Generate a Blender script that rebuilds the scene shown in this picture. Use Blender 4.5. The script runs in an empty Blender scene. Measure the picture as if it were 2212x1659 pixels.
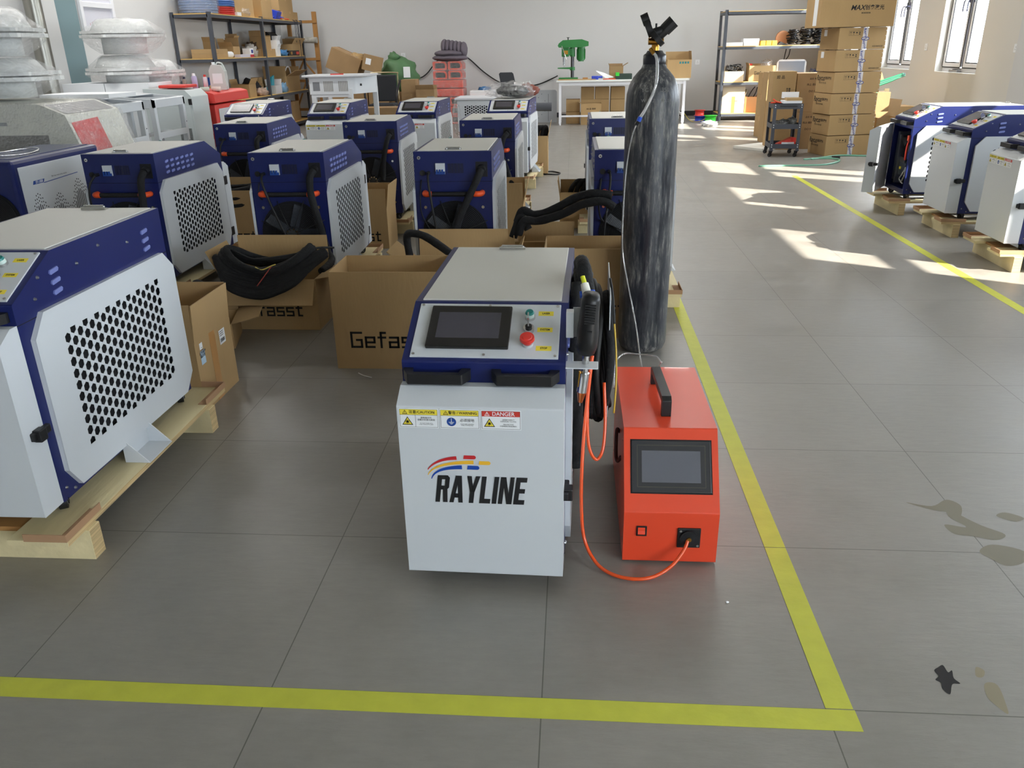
import bpy, bmesh, math, random
from mathutils import Vector, Matrix
from mathutils.noise import noise as pnoise
random.seed(7)
PI = math.pi
SC = bpy.context.scene
COL = SC.collection
# ------------------------------------------------------------------ camera
CAM_LOC = (1.25522, -1.34918, 1.30157)
YAW, PITCH, ROLL, FPX = 0.0789743, 0.395211, 0.0194373, 1741.57
cy, sy, cp, sp = math.cos(YAW), math.sin(YAW), math.cos(PITCH), math.sin(PITCH)
r_ = Vector((cy, sy, 0)); f_ = Vector((-sy*cp, cy*cp, -sp)); d_ = f_.cross(r_)
rr = math.cos(ROLL)*r_ + math.sin(ROLL)*d_; dd = -math.sin(ROLL)*r_ + math.cos(ROLL)*d_
cam = bpy.data.objects.new('camera', bpy.data.cameras.new('camera')); COL.objects.link(cam)
cam.matrix_world = Matrix(((rr.x, -dd.x, -f_.x, CAM_LOC[0]), (rr.y, -dd.y, -f_.y, CAM_LOC[1]), (rr.z, -dd.z, -f_.z, CAM_LOC[2]), (0, 0, 0, 1)))
cam.data.sensor_width = 36.0; cam.data.lens = FPX/2212*36.0; cam.data.clip_start = .02; cam.data.clip_end = 200
SC.camera = cam
# ------------------------------------------------------------------ colour management, world, sun
SC.view_settings.view_transform = 'Standard'; SC.view_settings.look = 'None'
SC.view_settings.gamma = 1.0; SC.view_settings.use_curve_mapping = False
SC.view_settings.exposure = 0.34
SC.cycles.max_bounces = 8; SC.cycles.diffuse_bounces = 5; SC.cycles.glossy_bounces = 3
SC.cycles.transparent_max_bounces = 16; SC.cycles.transmission_bounces = 6; SC.cycles.sample_clamp_indirect = 6.0
SC.cycles.caustics_reflective = False; SC.cycles.caustics_refractive = False
w = bpy.data.worlds.new('sky'); SC.world = w; w.use_nodes = True
bg = w.node_tree.nodes['Background']; bg.inputs[0].default_value = (0.80, 0.90, 1.0, 1); bg.inputs[1].default_value = 19.0
SUN_DIR = Vector((-1.0, 0.6, -0.75)).normalized()
sun = bpy.data.objects.new('sun', bpy.data.lights.new('sun', 'SUN')); COL.objects.link(sun)
sun.data.energy = 21.0; sun.data.angle = math.radians(.6); sun.data.color = (1.0, .93, .82)
sun.rotation_euler = SUN_DIR.to_track_quat('-Z', 'Y').to_euler(); sun.location = (9, -3, 7)
XL, XR, YB, YF, HC = -4.5, 5.9, 15.6, -7.0, 3.6
# windows of the right wall: (y0, y1); those of the wall behind the camera: (x0, x1)
SILL, HEAD = .92, 2.52
FILL_W = 38.0
WINS = [(11.05, 12.2), (9.04, 10.2), (5.86, 6.94), (3.88, 4.96), (1.92, 3.0), (-4.4, -1.62), (-6.4, -5.0), (12.95, 14.1)]  # widest one is unseen, widened to brighten the right foreground floor
FWINS = [(4.2, 5.4)]
def portal(loc, rot, sx, sy_):
    a = bpy.data.objects.new('window_portal', bpy.data.lights.new('window_portal', 'AREA')); COL.objects.link(a)
    a.data.shape = 'RECTANGLE'; a.data.size = sx; a.data.size_y = sy_; a.data.cycles.is_portal = True
    a.location = loc; a.rotation_euler = rot
for (a, b) in WINS: portal((XR+.26, (a+b)/2, (SILL+HEAD)/2), (0, PI/2, 0), HEAD-SILL, b-a)
for (a, b) in FWINS: portal(((a+b)/2, YF-.26, 1.75), (PI/2, 0, 0), b-a, 1.9)

# ------------------------------------------------------------------ materials
def srgb(r, g, b):
    return tuple(((c/255)/12.92 if c/255 <= .04045 else ((c/255+.055)/1.055)**2.4) for c in (r, g, b))+(1,)
MATS = {}
def M(name, rgb=None, rough=.5, metal=0., noise=0., scale=8., bump=0., bscale=60., stretch=(1, 1, 1), coat=0., alpha=1., spec=.5, emit=0.):
    if name in MATS: return MATS[name]
    m = bpy.data.materials.new(name); m.use_nodes = True; nt = m.node_tree; N = nt.nodes; Lk = nt.links
    p = N['Principled BSDF']; c = srgb(*rgb)
    p.inputs['Base Color'].default_value = c; p.inputs['Roughness'].default_value = rough; p.inputs['Metallic'].default_value = metal
    p.inputs['Coat Weight'].default_value = coat; p.inputs['Specular IOR Level'].default_value = spec; p.inputs['Alpha'].default_value = alpha
    if noise or bump:
        tc = N.new('ShaderNodeTexCoord'); mp = N.new('ShaderNodeMapping'); mp.inputs['Scale'].default_value = stretch
        Lk.new(tc.outputs['Object'], mp.inputs[0])
    if noise:
        n = N.new('ShaderNodeTexNoise'); n.inputs['Scale'].default_value = scale; n.inputs['Detail'].default_value = 6
        Lk.new(mp.outputs[0], n.inputs['Vector'])
        r = N.new('ShaderNodeMapRange'); r.inputs[1].default_value = .25; r.inputs[2].default_value = .75; r.inputs[3].default_value = 1-noise; r.inputs[4].default_value = 1+noise*.6
        mx = N.new('ShaderNodeVectorMath'); mx.operation = 'SCALE'; mx.inputs[0].default_value = c[:3]
        Lk.new(n.outputs[0], r.inputs[0]); Lk.new(r.outputs[0], mx.inputs['Scale']); Lk.new(mx.outputs[0], p.inputs['Base Color'])
    if bump:
        n2 = N.new('ShaderNodeTexNoise'); n2.inputs['Scale'].default_value = bscale; n2.inputs['Detail'].default_value = 4
        Lk.new(mp.outputs[0], n2.inputs['Vector'])
        b = N.new('ShaderNodeBump'); b.inputs['Strength'].default_value = bump; b.inputs['Distance'].default_value = .01
        Lk.new(n2.outputs[0], b.inputs['Height']); Lk.new(b.outputs[0], p.inputs['Normal'])
    MATS[name] = m; return m
NAVY = M('navy_paint', (19, 31, 90), .36, noise=.05, scale=3)
WHITE = M('white_paint', (208, 212, 216), .4, noise=.015, scale=2)
LIDW = M('lid_paint', (206, 205, 198), .45, noise=.02, scale=3)
BLACK = M('black_plastic', (22, 22, 24), .45)
BLACKM = M('black_metal', (16, 17, 20), .5)
HOLE = M('hole_dark', (12, 13, 18), .8)
RUBBER = M('rubber', (20, 20, 21), .6)
FABRIC = M('black_sleeve', (20, 20, 22), .85, noise=.3, scale=30, bump=.5, bscale=60)
CHROME = M('chrome', (215, 215, 215), .18, 1.0)
STEEL = M('steel', (170, 172, 175), .38, 1.0, noise=.1, scale=20)
ALU = M('aluminium', (200, 200, 200), .4, 1.0)
BRASS = M('brass', (190, 140, 60), .3, 1.0)
COPPER = M('copper', (215, 120, 70), .3, 1.0)
ORANGE = M('orange_plastic', (235, 85, 35), .4)
REDBTN = M('red_plastic', (215, 55, 45), .35)
GREENB = M('green_button', (15, 125, 120), .3)
SCREEN = M('screen_glass', (70, 68, 76), .25, spec=.5)
BEZEL = M('bezel_glass', (30, 28, 28), .25)
YELLOWL = M('yellow_label', (240, 220, 70), .5)
REDL = M('red_label', (205, 60, 50), .5)
BLUEL = M('blue_label', (25, 70, 150), .5)
PAPER = M('paper_white', (238, 240, 242), .6)
INK = M('ink_black', (18, 18, 20), .7)
INKB = M('ink_blue', (40, 60, 140), .7)
TAPEY = M('floor_tape', (198, 200, 66), .5, noise=.09, scale=18, bump=.1, bscale=40)
CARD = M('cardboard', (178, 147, 102), .85, noise=.06, scale=6, bump=.12, bscale=90, stretch=(1, 1, .2))
CARDD = M('cardboard_dull', (160, 130, 92), .88, noise=.1, scale=6, bump=.12, bscale=90)
CARDIN = M('cardboard_edge', (178, 144, 100), .9)
PTAPE = M('parcel_tape', (188, 140, 86), .3)
CTAPE = M('clear_tape', (222, 218, 220), .25)
PINE = M('pine', (230, 214, 168), .7, noise=.18, scale=7, stretch=(1, .12, 1), bump=.15)
PLY = M('plywood_edge', (205, 178, 130), .8, noise=.45, scale=12, stretch=(.3, .3, 14))
OLDWOOD = M('brown_timber', (176, 128, 72), .7, noise=.25, scale=9, stretch=(1, 1, .15))
REDP = M('feeder_red', (230, 74, 42), .36, noise=.03, scale=2, coat=.15)
CABRED = M('cabinet_red', (216, 62, 54), .4)
FRAMEG = M('shelf_steel', (72, 76, 84), .45, noise=.12, scale=10)
BOARDY = M('shelf_board', (220, 180, 105), .7, noise=.1)
GREENP = M('machine_green', (40, 120, 55), .35, noise=.05)
BAGG = M('green_bag', (84, 122, 82), .6, bump=.4, bscale=9)
GREYBL = M('grey_quilt', (112, 104, 114), .85, noise=.08, bump=.5, bscale=16)
TEAL = M('teal_panel', (120, 145, 150), .5)
WALLM = M('wall_paint', (214, 214, 213), .75, noise=.015, scale=1.2)
WALLR = M('wall_paint_right', (220, 217, 210), .75, noise=.015, scale=1.2)
CEILM = M('ceiling_paint', (215, 215, 212), .8)
PVC = M('window_frame_white', (235, 236, 240), .35)
SKIRT = M('dark_skirting', (45, 46, 52), .5)
DRUM = M('drum_black', (24, 25, 30), .38)

def film(name, tint=(1, 1, 1), dens=.22, rough=.12, bscale=14, bump=.9):
    if name in MATS: return MATS[name]
    m = bpy.data.materials.new(name); m.use_nodes = True; nt = m.node_tree; N = nt.nodes; Lk = nt.links
    for n in list(N): N.remove(n)
    out = N.new('ShaderNodeOutputMaterial'); tr = N.new('ShaderNodeBsdfTransparent'); tr.inputs[0].default_value = (*tint, 1)
    gl = N.new('ShaderNodeBsdfGlossy'); gl.inputs['Roughness'].default_value = rough
    df = N.new('ShaderNodeBsdfDiffuse'); df.inputs[0].default_value = (.95, .96, .97, 1)
    a1 = N.new('ShaderNodeMixShader'); a1.inputs[0].default_value = .4; a2 = N.new('ShaderNodeMixShader')
    tc = N.new('ShaderNodeTexCoord'); nz = N.new('ShaderNodeTexNoise'); nz.inputs['Scale'].default_value = bscale; nz.inputs['Detail'].default_value = 5; nz.inputs['Distortion'].default_value = 1.5
    Lk.new(tc.outputs['Object'], nz.inputs['Vector'])
    b = N.new('ShaderNodeBump'); b.inputs['Strength'].default_value = bump; b.inputs['Distance'].default_value = .03; Lk.new(nz.outputs[0], b.inputs['Height'])
    Lk.new(b.outputs[0], gl.inputs['Normal']); Lk.new(b.outputs[0], df.inputs['Normal'])
    mr = N.new('ShaderNodeMapRange'); mr.inputs[1].default_value = .35; mr.inputs[2].default_value = .7; mr.inputs[3].default_value = dens*.5; mr.inputs[4].default_value = min(1, dens*1.9)
    Lk.new(nz.outputs[0], mr.inputs[0]); Lk.new(mr.outputs[0], a2.inputs[0])
    Lk.new(gl.outputs[0], a1.inputs[1]); Lk.new(df.outputs[0], a1.inputs[2])
    Lk.new(tr.outputs[0], a2.inputs[1]); Lk.new(a1.outputs[0], a2.inputs[2]); Lk.new(a2.outputs[0], out.inputs[0])
    MATS[name] = m; return m
FILM = film('plastic_film', dens=.2, rough=.05, bscale=16)
WRAPF = film('shrink_wrap', dens=.2, bscale=25)
GLASSM = film('window_glass', dens=.04, rough=.02, bscale=.5, bump=.0)
JUG = M('milky_plastic', (206, 210, 206), .4)
def bubble():
    m = film('bubble_wrap', dens=.2, rough=.15); nt = m.node_tree; N = nt.nodes; Lk = nt.links
    v = N.new('ShaderNodeTexVoronoi'); v.inputs['Scale'].default_value = 60
    tc = [n for n in N if n.type == 'TEX_COORD'][0]; Lk.new(tc.outputs['Object'], v.inputs['Vector'])
    for b in [n for n in N if n.type == 'BUMP']: Lk.new(v.outputs['Distance'], b.inputs['Height']); b.inputs['Distance'].default_value = .008
    return m
BUBBLE = bubble()
def tube_clear():
    m = film('clear_tube', dens=.5, rough=.08, bscale=3, bump=.0); return m
CLEAR = tube_clear()

# ------------------------------------------------------------------ mesh helpers
def T(loc=(0, 0, 0), rz=0., rx=0., ry=0.):
    return Matrix.Translation(loc) @ Matrix.Rotation(rz, 4, 'Z') @ Matrix.Rotation(ry, 4, 'Y') @ Matrix.Rotation(rx, 4, 'X')
class MB:
    """collects shapes into ONE mesh"""
    def __init__(s): s.b = bmesh.new(); s.slots = []; s.sm = []
    def _mi(s, m):
        if m not in s.slots: s.slots.append(m)
        return s.slots.index(m)
    def add(s, verts, faces, m=None, mat=None, smooth=False):
        vs = [s.b.verts.new((mat @ Vector(v)) if mat is not None else v) for v in verts]
        k = s._mi(m)
        for f in faces:
            try:
                fc = s.b.faces.new([vs[i] for i in f]); fc.material_index = k; fc.smooth = smooth
            except ValueError: pass
        return s
    def box(s, x0, x1, y0, y1, z0, z1, m=None, mat=None):
        s.nb = (getattr(s, 'nb', 0)+1) % 9; e = s.nb*4e-5; x0 -= e; x1 += e; y0 -= e; y1 += e; z0 += 0; z1 += e
        v = [(x, y, z) for z in (z0, z1) for y in (y0, y1) for x in (x0, x1)]
        return s.add(v, [(0, 2, 3, 1), (4, 5, 7, 6), (0, 1, 5, 4), (2, 6, 7, 3), (0, 4, 6, 2), (1, 3, 7, 5)], m, mat)
    def prism(s, prof, a0, a1, axis='x', m=None, mat=None, smooth=False):
        n = len(prof)
        def P(a, p): return {'x': (a, p[0], p[1]), 'y': (p[0], a, p[1]), 'z': (p[0], p[1], a)}[axis]
        v = [P(a0, p) for p in prof]+[P(a1, p) for p in prof]
        s.add(v, [tuple(range(n))[::-1], tuple(range(n, 2*n))], m, mat)
        # sides reuse fresh verts so smooth shading does not bleed to the caps
        return s.add(v, [(i, (i+1) % n, n+(i+1) % n, n+i) for i in range(n)], m, mat, smooth)
    def cyl(s, p0, p1, r0, r1=None, n=16, m=None, mat=None, cap=True, smooth=True):
        r1 = r0 if r1 is None else r1
        p0, p1 = Vector(p0), Vector(p1); d = (p1-p0).normalized()
        u = d.orthogonal().normalized(); w_ = d.cross(u)
        v = [p0+(u*math.cos(2*PI*i/n)+w_*math.sin(2*PI*i/n))*r0 for i in range(n)]+[p1+(u*math.cos(2*PI*i/n)+w_*math.sin(2*PI*i/n))*r1 for i in range(n)]
        s.add(v, [(i, (i+1) % n, n+(i+1) % n, n+i) for i in range(n)], m, mat, smooth)
        if cap: s.add(v, [tuple(range(n))[::-1], tuple(range(n, 2*n))], m, mat)
        return s
    def lathe(s, prof, n=32, m=None, mat=None, smooth=True, sx=1., sy=1.):
        v = []; f = []
        for (r, z) in prof:
            for i in range(n): v.append((r*sx*math.cos(2*PI*i/n), r*sy*math.sin(2*PI*i/n), z))
        for k in range(len(prof)-1):
            for i in range(n): f.append((k*n+i, k*n+(i+1) % n, (k+1)*n+(i+1) % n, (k+1)*n+i))
        if prof[0][0] > 1e-5: f.append(tuple(range(n))[::-1])
        if prof[-1][0] > 1e-5: f.append(tuple(range((len(prof)-1)*n, len(prof)*n)))
        return s.add(v, f, m, mat, smooth)
    def tube(s, pts, r, n=8, m=None, mat=None, sub=6, closed=False, wob=0.):
        P = smooth_path([Vector(p) for p in pts], sub, closed)
        N_ = len(P); v = []; f = []; u = None
        for i, p in enumerate(P):
            a = P[i-1] if (i > 0 or closed) else P[0]; b = P[(i+1) % N_] if (i < N_-1 or closed) else P[-1]
            d = (b-a); d = d.normalized() if d.length > 1e-9 else Vector((0, 0, 1))
            if u is None: u = d.orthogonal().normalized()
            u = (u-d*u.dot(d)); u = u.normalized() if u.length > 1e-6 else d.orthogonal().normalized()
            w_ = d.cross(u); rad = r*(1+wob*pnoise(p*25)) if wob else r
            for j in range(n): v.append(p+(u*math.cos(2*PI*j/n)+w_*math.sin(2*PI*j/n))*rad)
        for i in range(N_ if closed else N_-1):
            k = (i+1) % N_
            for j in range(n): f.append((i*n+j, i*n+(j+1) % n, k*n+(j+1) % n, k*n+j))
        if not closed: f += [tuple(range(n))[::-1], tuple(range((N_-1)*n, N_*n))]
        return s.add(v, f, m, mat, True)
    def blob(s, c, rx, ry, rz_, n=20, k=14, m=None, mat=None, amp=.0, fr=3., flat=None):
        v = []; f = []
        for i in range(k+1):
            t = PI*i/k
            for j in range(n):
                a = 2*PI*j/n; q = Vector((math.sin(t)*math.cos(a), math.sin(t)*math.sin(a), math.cos(t)))
                g = 1+amp*pnoise(q*fr+Vector(c)*3)
                p = Vector((c[0]+q.x*rx*g, c[1]+q.y*ry*g, c[2]+q.z*rz_*g))
                if flat is not None: p.z = max(p.z, flat)
                v.append(p)
        for i in range(k):
            for j in range(n): f.append((i*n+j, (i+1)*n+j, (i+1)*n+(j+1) % n, i*n+(j+1) % n))
        return s.add(v, f, m, mat, True)
    def quad(s, pts, m=None, mat=None): return s.add(pts, [tuple(range(len(pts)))], m, mat)
    def build(s, name, m=None, parent=None, bevel=0., weld=False):
        if weld: bmesh.ops.remove_doubles(s.b, verts=s.b.verts, dist=1e-5)
        s.b.verts.ensure_lookup_table()
        me = bpy.data.meshes.new(name)
        bmesh.ops.recalc_face_normals(s.b, faces=s.b.faces)
        s.b.to_mesh(me); s.b.free()
        mats = s.slots if s.slots else [m]
        for q in mats: me.materials.append(q or m)
        o = bpy.data.objects.new(name, me); COL.objects.link(o)
        if parent is not None: o.parent = parent
        if bevel:
            b = o.modifiers.new('bevel', 'BEVEL'); b.width = bevel; b.segments = 2; b.limit_method = 'ANGLE'; b.angle_limit = .6
        return o
def smooth_path(P, sub, closed=False):
    if sub <= 1 or len(P) < 3: return P
    out = []; n = len(P)
    for i in range(n if closed else n-1):
        g = lambda k: P[k % n] if closed else P[max(0, min(n-1, k))]
        a, b, c, d = g(i-1), g(i), g(i+1), g(i+2)
        for k in range(sub):
            t = k/sub
            out.append(.5*((2*b)+(c-a)*t+(2*a-5*b+4*c-d)*t*t+(3*b-a-3*c+d)*t**3))
    if not closed: out.append(P[-1])
    return out
def thing(name, label, cat, loc=(0, 0, 0), rz=0., group=None):
    o = bpy.data.objects.new(name, None); COL.objects.link(o); o.location = loc; o.rotation_euler = (0, 0, rz); o.empty_display_size = .1
    o['label'] = label; o['category'] = cat
    if group: o['group'] = group
    return o
def tag(o, label, cat, group=None, kind=None):
    o['label'] = label; o['category'] = cat
    if group: o['group'] = group
    if kind: o['kind'] = kind
    return o
def struct(name, mb, m=None, bevel=0.):
    o = mb.build(name, m, None, bevel); o['kind'] = 'structure'; return o
def local(root, pts):
    inv = (Matrix.Translation(root.location) @ Matrix.Rotation(root.rotation_euler[2], 4, 'Z')).inverted()
    return [inv @ Vector(p) for p in pts]
def dup(root, label=None, group=None, loc=None, rz=None, skip=()):
    r = root.copy(); COL.objects.link(r)
    if loc is not None: r.location = loc
    if rz is not None: r.rotation_euler = (0, 0, rz)
    if label: r['label'] = label
    if group: r['group'] = group
    for ch in list(root.children):
        if ch.name.split('.')[0] in skip: continue
        c = ch.copy(); COL.objects.link(c); c.parent = r
        for g in list(ch.children):
            d = g.copy(); COL.objects.link(d); d.parent = c
    return r
TXC = {}
def text(s, size, m, parent, mat, name='lettering', bold=0., shear=0., sx=1., align='CENTER', ext=.0004):
    """printed characters as a thin mesh; mat places the text plane (x right, y up)"""
    k = (s, bold, shear, align)
    if k not in TXC:
        cu = bpy.data.curves.new('txt', 'FONT'); cu.body = s; cu.size = 1; cu.offset = bold; cu.shear = shear; cu.align_x = align; cu.align_y = 'CENTER'; cu.resolution_u = 3
        o = bpy.data.objects.new('txt', cu); COL.objects.link(o); bpy.context.view_layer.update()
        me = bpy.data.meshes.new_from_object(o.evaluated_get(bpy.context.evaluated_depsgraph_get()))
        COL.objects.unlink(o); bpy.data.objects.remove(o); TXC[k] = me
    me = TXC[k].copy(); me.transform(mat @ Matrix.Diagonal((size*sx, size, size, 1)) )
    me.materials.clear(); me.materials.append(m); me.name = name
    o = bpy.data.objects.new(name, me); COL.objects.link(o); o.parent = parent
    return o
def fr(ox, oy, oz, xa, ya):
    """frame matrix from origin, x axis, y axis"""
    x = Vector(xa).normalized(); y = Vector(ya).normalized(); z = x.cross(y)
    return Matrix(((x.x, y.x, z.x, ox), (x.y, y.y, z.y, oy), (x.z, y.z, z.z, oz), (0, 0, 0, 1)))
# ------------------------------------------------------------------ room
def floor_mat():
    m = bpy.data.materials.new('floor_tiles'); m.use_nodes = True; nt = m.node_tree; N = nt.nodes; Lk = nt.links; p = N['Principled BSDF']
    tc = N.new('ShaderNodeTexCoord'); sx = N.new('ShaderNodeSeparateXYZ'); Lk.new(tc.outputs['Object'], sx.inputs[0])
    def math_(op, a, b=None):
        n = N.new('ShaderNodeMath'); n.operation = op
        for i, q in enumerate((a, b)):
            if q is None: continue
            if isinstance(q, (int, float)): n.inputs[i].default_value = q
            else: Lk.new(q, n.inputs[i])
        return n.outputs[0]
    ds = []
    for k in (0, 1):
        a = math_('DIVIDE', sx.outputs[k], .6); fr_ = math_('FRACT', math_('ADD', a, 100.5)); ds.append(math_('ABSOLUTE', math_('SUBTRACT', fr_, .5)))
    d = math_('MINIMUM', ds[0], ds[1])
    gr = math_('LESS_THAN', d, .0024)
    # each tile a slightly different grey
    cell = N.new('ShaderNodeVectorMath'); cell.operation = 'FLOOR'
    sc_ = N.new('ShaderNodeVectorMath'); sc_.operation = 'SCALE'; sc_.inputs['Scale'].default_value = 1/.6; Lk.new(tc.outputs['Object'], sc_.inputs[0]); Lk.new(sc_.outputs[0], cell.inputs[0])
    wn = N.new('ShaderNodeTexWhiteNoise'); wn.noise_dimensions = '2D'; Lk.new(cell.outputs[0], wn.inputs['Vector'])
    n1 = N.new('ShaderNodeTexNoise'); n1.inputs['Scale'].default_value = 5; n1.inputs['Detail'].default_value = 9; n1.inputs['Roughness'].default_value = .65; Lk.new(tc.outputs['Object'], n1.inputs['Vector'])
    mp = N.new('ShaderNodeMapping'); mp.inputs['Scale'].default_value = (1, 4, 1); Lk.new(tc.outputs['Object'], mp.inputs[0])
    n2 = N.new('ShaderNodeTexNoise'); n2.inputs['Scale'].default_value = 14; n2.inputs['Detail'].default_value = 8; n2.inputs['Roughness'].default_value = .7; Lk.new(mp.outputs[0], n2.inputs['Vector'])
    n3 = N.new('ShaderNodeTexNoise'); n3.inputs['Scale'].default_value = 26; n3.inputs['Detail'].default_value = 3; n3.inputs['Distortion'].default_value = 2; Lk.new(mp.outputs[0], n3.inputs['Vector'])
    sp_ = math_('GREATER_THAN', n3.outputs[0], .70)
    v = math_('ADD', math_('ADD', math_('MULTIPLY', n1.outputs[0], .28), math_('MULTIPLY', n2.outputs[0], .2)), math_('MULTIPLY', wn.outputs[0], .035))
    v = math_('SUBTRACT', v, math_('MULTIPLY', sp_, .05))
    ramp = N.new('ShaderNodeMapRange'); ramp.inputs[1].default_value = .12; ramp.inputs[2].default_value = .38; ramp.inputs[3].default_value = .74; ramp.inputs[4].default_value = 1.14; Lk.new(v, ramp.inputs[0])
    mx = N.new('ShaderNodeVectorMath'); mx.operation = 'SCALE'; mx.inputs[0].default_value = srgb(140, 136, 129)[:3]; Lk.new(ramp.outputs[0], mx.inputs['Scale'])
    mg = N.new('ShaderNodeMix'); mg.data_type = 'RGBA'; Lk.new(gr, mg.inputs[0]); Lk.new(mx.outputs[0], mg.inputs[6]); mg.inputs[7].default_value = srgb(88, 85, 78); Lk.new(mg.outputs[2], p.inputs['Base Color'])
    rg = N.new('ShaderNodeMapRange'); rg.inputs[1].default_value = .3; rg.inputs[2].default_value = .7; rg.inputs[3].default_value = .30; rg.inputs[4].default_value = .46; Lk.new(n1.outputs[0], rg.inputs[0]); Lk.new(rg.outputs[0], p.inputs['Roughness'])
    p.inputs['Specular IOR Level'].default_value = .85
    b = N.new('ShaderNodeBump'); b.inputs['Strength'].default_value = .22; b.inputs['Distance'].default_value = .004; Lk.new(n2.outputs[0], b.inputs['Height']); Lk.new(b.outputs[0], p.inputs['Normal'])
    return m
fl = MB(); fl.box(XL-.3, XR+.3, YF-.3, YB+.3, -.1, 0)
struct('floor', fl, floor_mat())
struct('ceiling', MB().box(XL-.3, XR+.3, YF-.3, YB+.3, HC, HC+.1), CEILM)
struct('wall_back', MB().box(XL-.3, XR+.3, YB, YB+.25, 0, HC), WALLM)
struct('wall_left', MB().box(XL-.25, XL, YF-.25, YB, 0, HC), WALLM)
def holed_wall(name, horiz, spans, lo, hi, z0, z1, a0, a1, m):
    """a wall along y (horiz='y', thickness x a0..a1) or along x, with window openings"""
    mb = MB()
    def bx(u0, u1, b0, b1):
        if horiz == 'y': mb.box(a0, a1, u0, u1, b0, b1)
        else: mb.box(u0, u1, a0, a1, b0, b1)
    sp = sorted(spans); cur = lo
    for (u0, u1) in sp:
        bx(cur, u0, 0, HC); bx(u0, u1, 0, z0); bx(u0, u1, z1, HC); cur = u1
    bx(cur, hi, 0, HC)
    return struct(name, mb, m)
holed_wall('wall_right', 'y', WINS, YF-.25, YB+.25, SILL, HEAD, XR, XR+.24, WALLR)
holed_wall('wall_front', 'x', FWINS, XL-.25, XR+.25, .8, 2.7, YF-.24, YF, WALLM)
struct('trim_1', MB().box(XR-.12, XR, 7.5, 7.97, 0, HC), WALLM)          # pilaster on the right wall
struct('trim_2', MB().box(XL, XL+.12, 7.62, 7.94, 0, HC), WALLM)          # pier on the left wall
struct('baseboard_back', MB().box(XL, XR, YB-.015, YB, 0, .09), SKIRT)
struct('baseboard_right', MB().box(XR-.012, XR, 8.0, YB-.02, 0, .09), SKIRT)
def window(i, y0, y1):
    t = bpy.data.objects.new('window_%d' % i, None); COL.objects.link(t); t.location = (XR+.13, (y0+y1)/2, SILL); t['kind'] = 'structure'
    w_ = (y1-y0)/2; H = HEAD-SILL; f = MB(); q = .05
    f.box(-.035, .035, -w_, w_, 0, q); f.box(-.035, .035, -w_, w_, H-q, H); f.box(-.035, .035, -w_, -w_+q, 0, H); f.box(-.035, .035, w_-q, w_, 0, H)
    f.box(-.035, .035, -.03, .03, 0, H-.45); f.box(-.035, .035, -w_, w_, H-.5, H-.44)
    f.build('window_frame', PVC, t, .004)
    for s in (-1, 1):
        c = s*w_/2; g = w_/2-.035; c2 = MB(); e = .045
        z0, z1 = .06, H-.51
        c2.box(-.055, .0, c-g, c+g, z0, z0+e); c2.box(-.055, .0, c-g, c+g, z1-e, z1); c2.box(-.055, .0, c-g, c-g+e, z0, z1); c2.box(-.055, .0, c+g-e, c+g, z0, z1)
        sa = c2.build('window_sash', PVC, t, .004)
        gk = MB(); gk.box(-.048, -.04, c-g+e, c+g-e, z0+e, z0+e+.014); gk.box(-.048, -.04, c-g+e, c-g+e+.014, z0+e, z1-e); gk.box(-.048, -.04, c+g-e-.014, c+g-e, z0+e, z1-e); gk.box(-.056, -.05, c-g-.012, c-g, z0, z1); gk.box(-.056, -.05, c+g, c+g+.012, z0, z1); gk.box(-.056, -.05, c-g, c+g, z0-.012, z0)
        gk.build('window_gasket', BLACK, sa)
        MB().box(-.03, -.024, c-g+e, c+g-e, z0+e, z1-e).build('window_pane', GLASSM, sa)
        h = MB(); hy = c-s*(g-.022) if s < 0 else c-g+.022
        h.tube([(-.055, hy, .82), (-.09, hy, .82), (-.1, hy+.02, .815), (-.105, hy+.05, .78), (-.105, hy+.055, .68)], .008, 8, sub=4)
        h.box(-.062, -.052, hy-.013, hy+.013, .78, .87); h.build('window_handle', M('handle_grey', (70, 70, 95), .35), sa)
    MB().box(-.01, -.004, -w_+.05, w_-.05, H-.44, H-.05).build('window_pane', GLASSM, t)
    return t
for i, (a, b) in enumerate(WINS): window(i+1, a, b)
for i, (a, b) in enumerate(FWINS):
    t = bpy.data.objects.new('window_%d' % (i+9), None); COL.objects.link(t); t.location = ((a+b)/2, YF-.12, .8); t['kind'] = 'structure'
    w_ = (b-a)/2; f = MB()
    for x in (-w_, -.03, w_-.06): f.box(x, x+.06, -.03, .03, 0, 1.9)
    f.box(-w_, w_, -.03, .03, 0, .06); f.box(-w_, w_, -.03, .03, 1.84, 1.9); f.build('window_frame', PVC, t)
# fill lamps added unseen above the frame to brighten the back half
for i, (x, y) in enumerate([(x, y) for y in (6.2, 9.4, 12.8) for x in (-3.4, 2.3)]):
    t = thing('fill_lamp', 'added white fill lamp above ' + ('the wrapped machines at the left', 'the aisle beside the gas cylinder', 'the near part of the left shelf', 'the middle aisle', 'the back left corner', 'the white work table')[i], 'lamp', (x, y, HC-.06), 0, 'added fill lamps'); MB().box(-.62, .62, -.16, .16, .02, .06).build('fill_housing', WHITE, t)
    a = bpy.data.objects.new('lamp_light', bpy.data.lights.new('lamp_light', 'AREA')); COL.objects.link(a); a.parent = t; a.location = (0, 0, .01)
    a.data.shape = 'RECTANGLE'; a.data.size = 1.2; a.data.size_y = .3; a.data.energy = FILL_W; a.data.color = (1, .98, .95)
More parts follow.
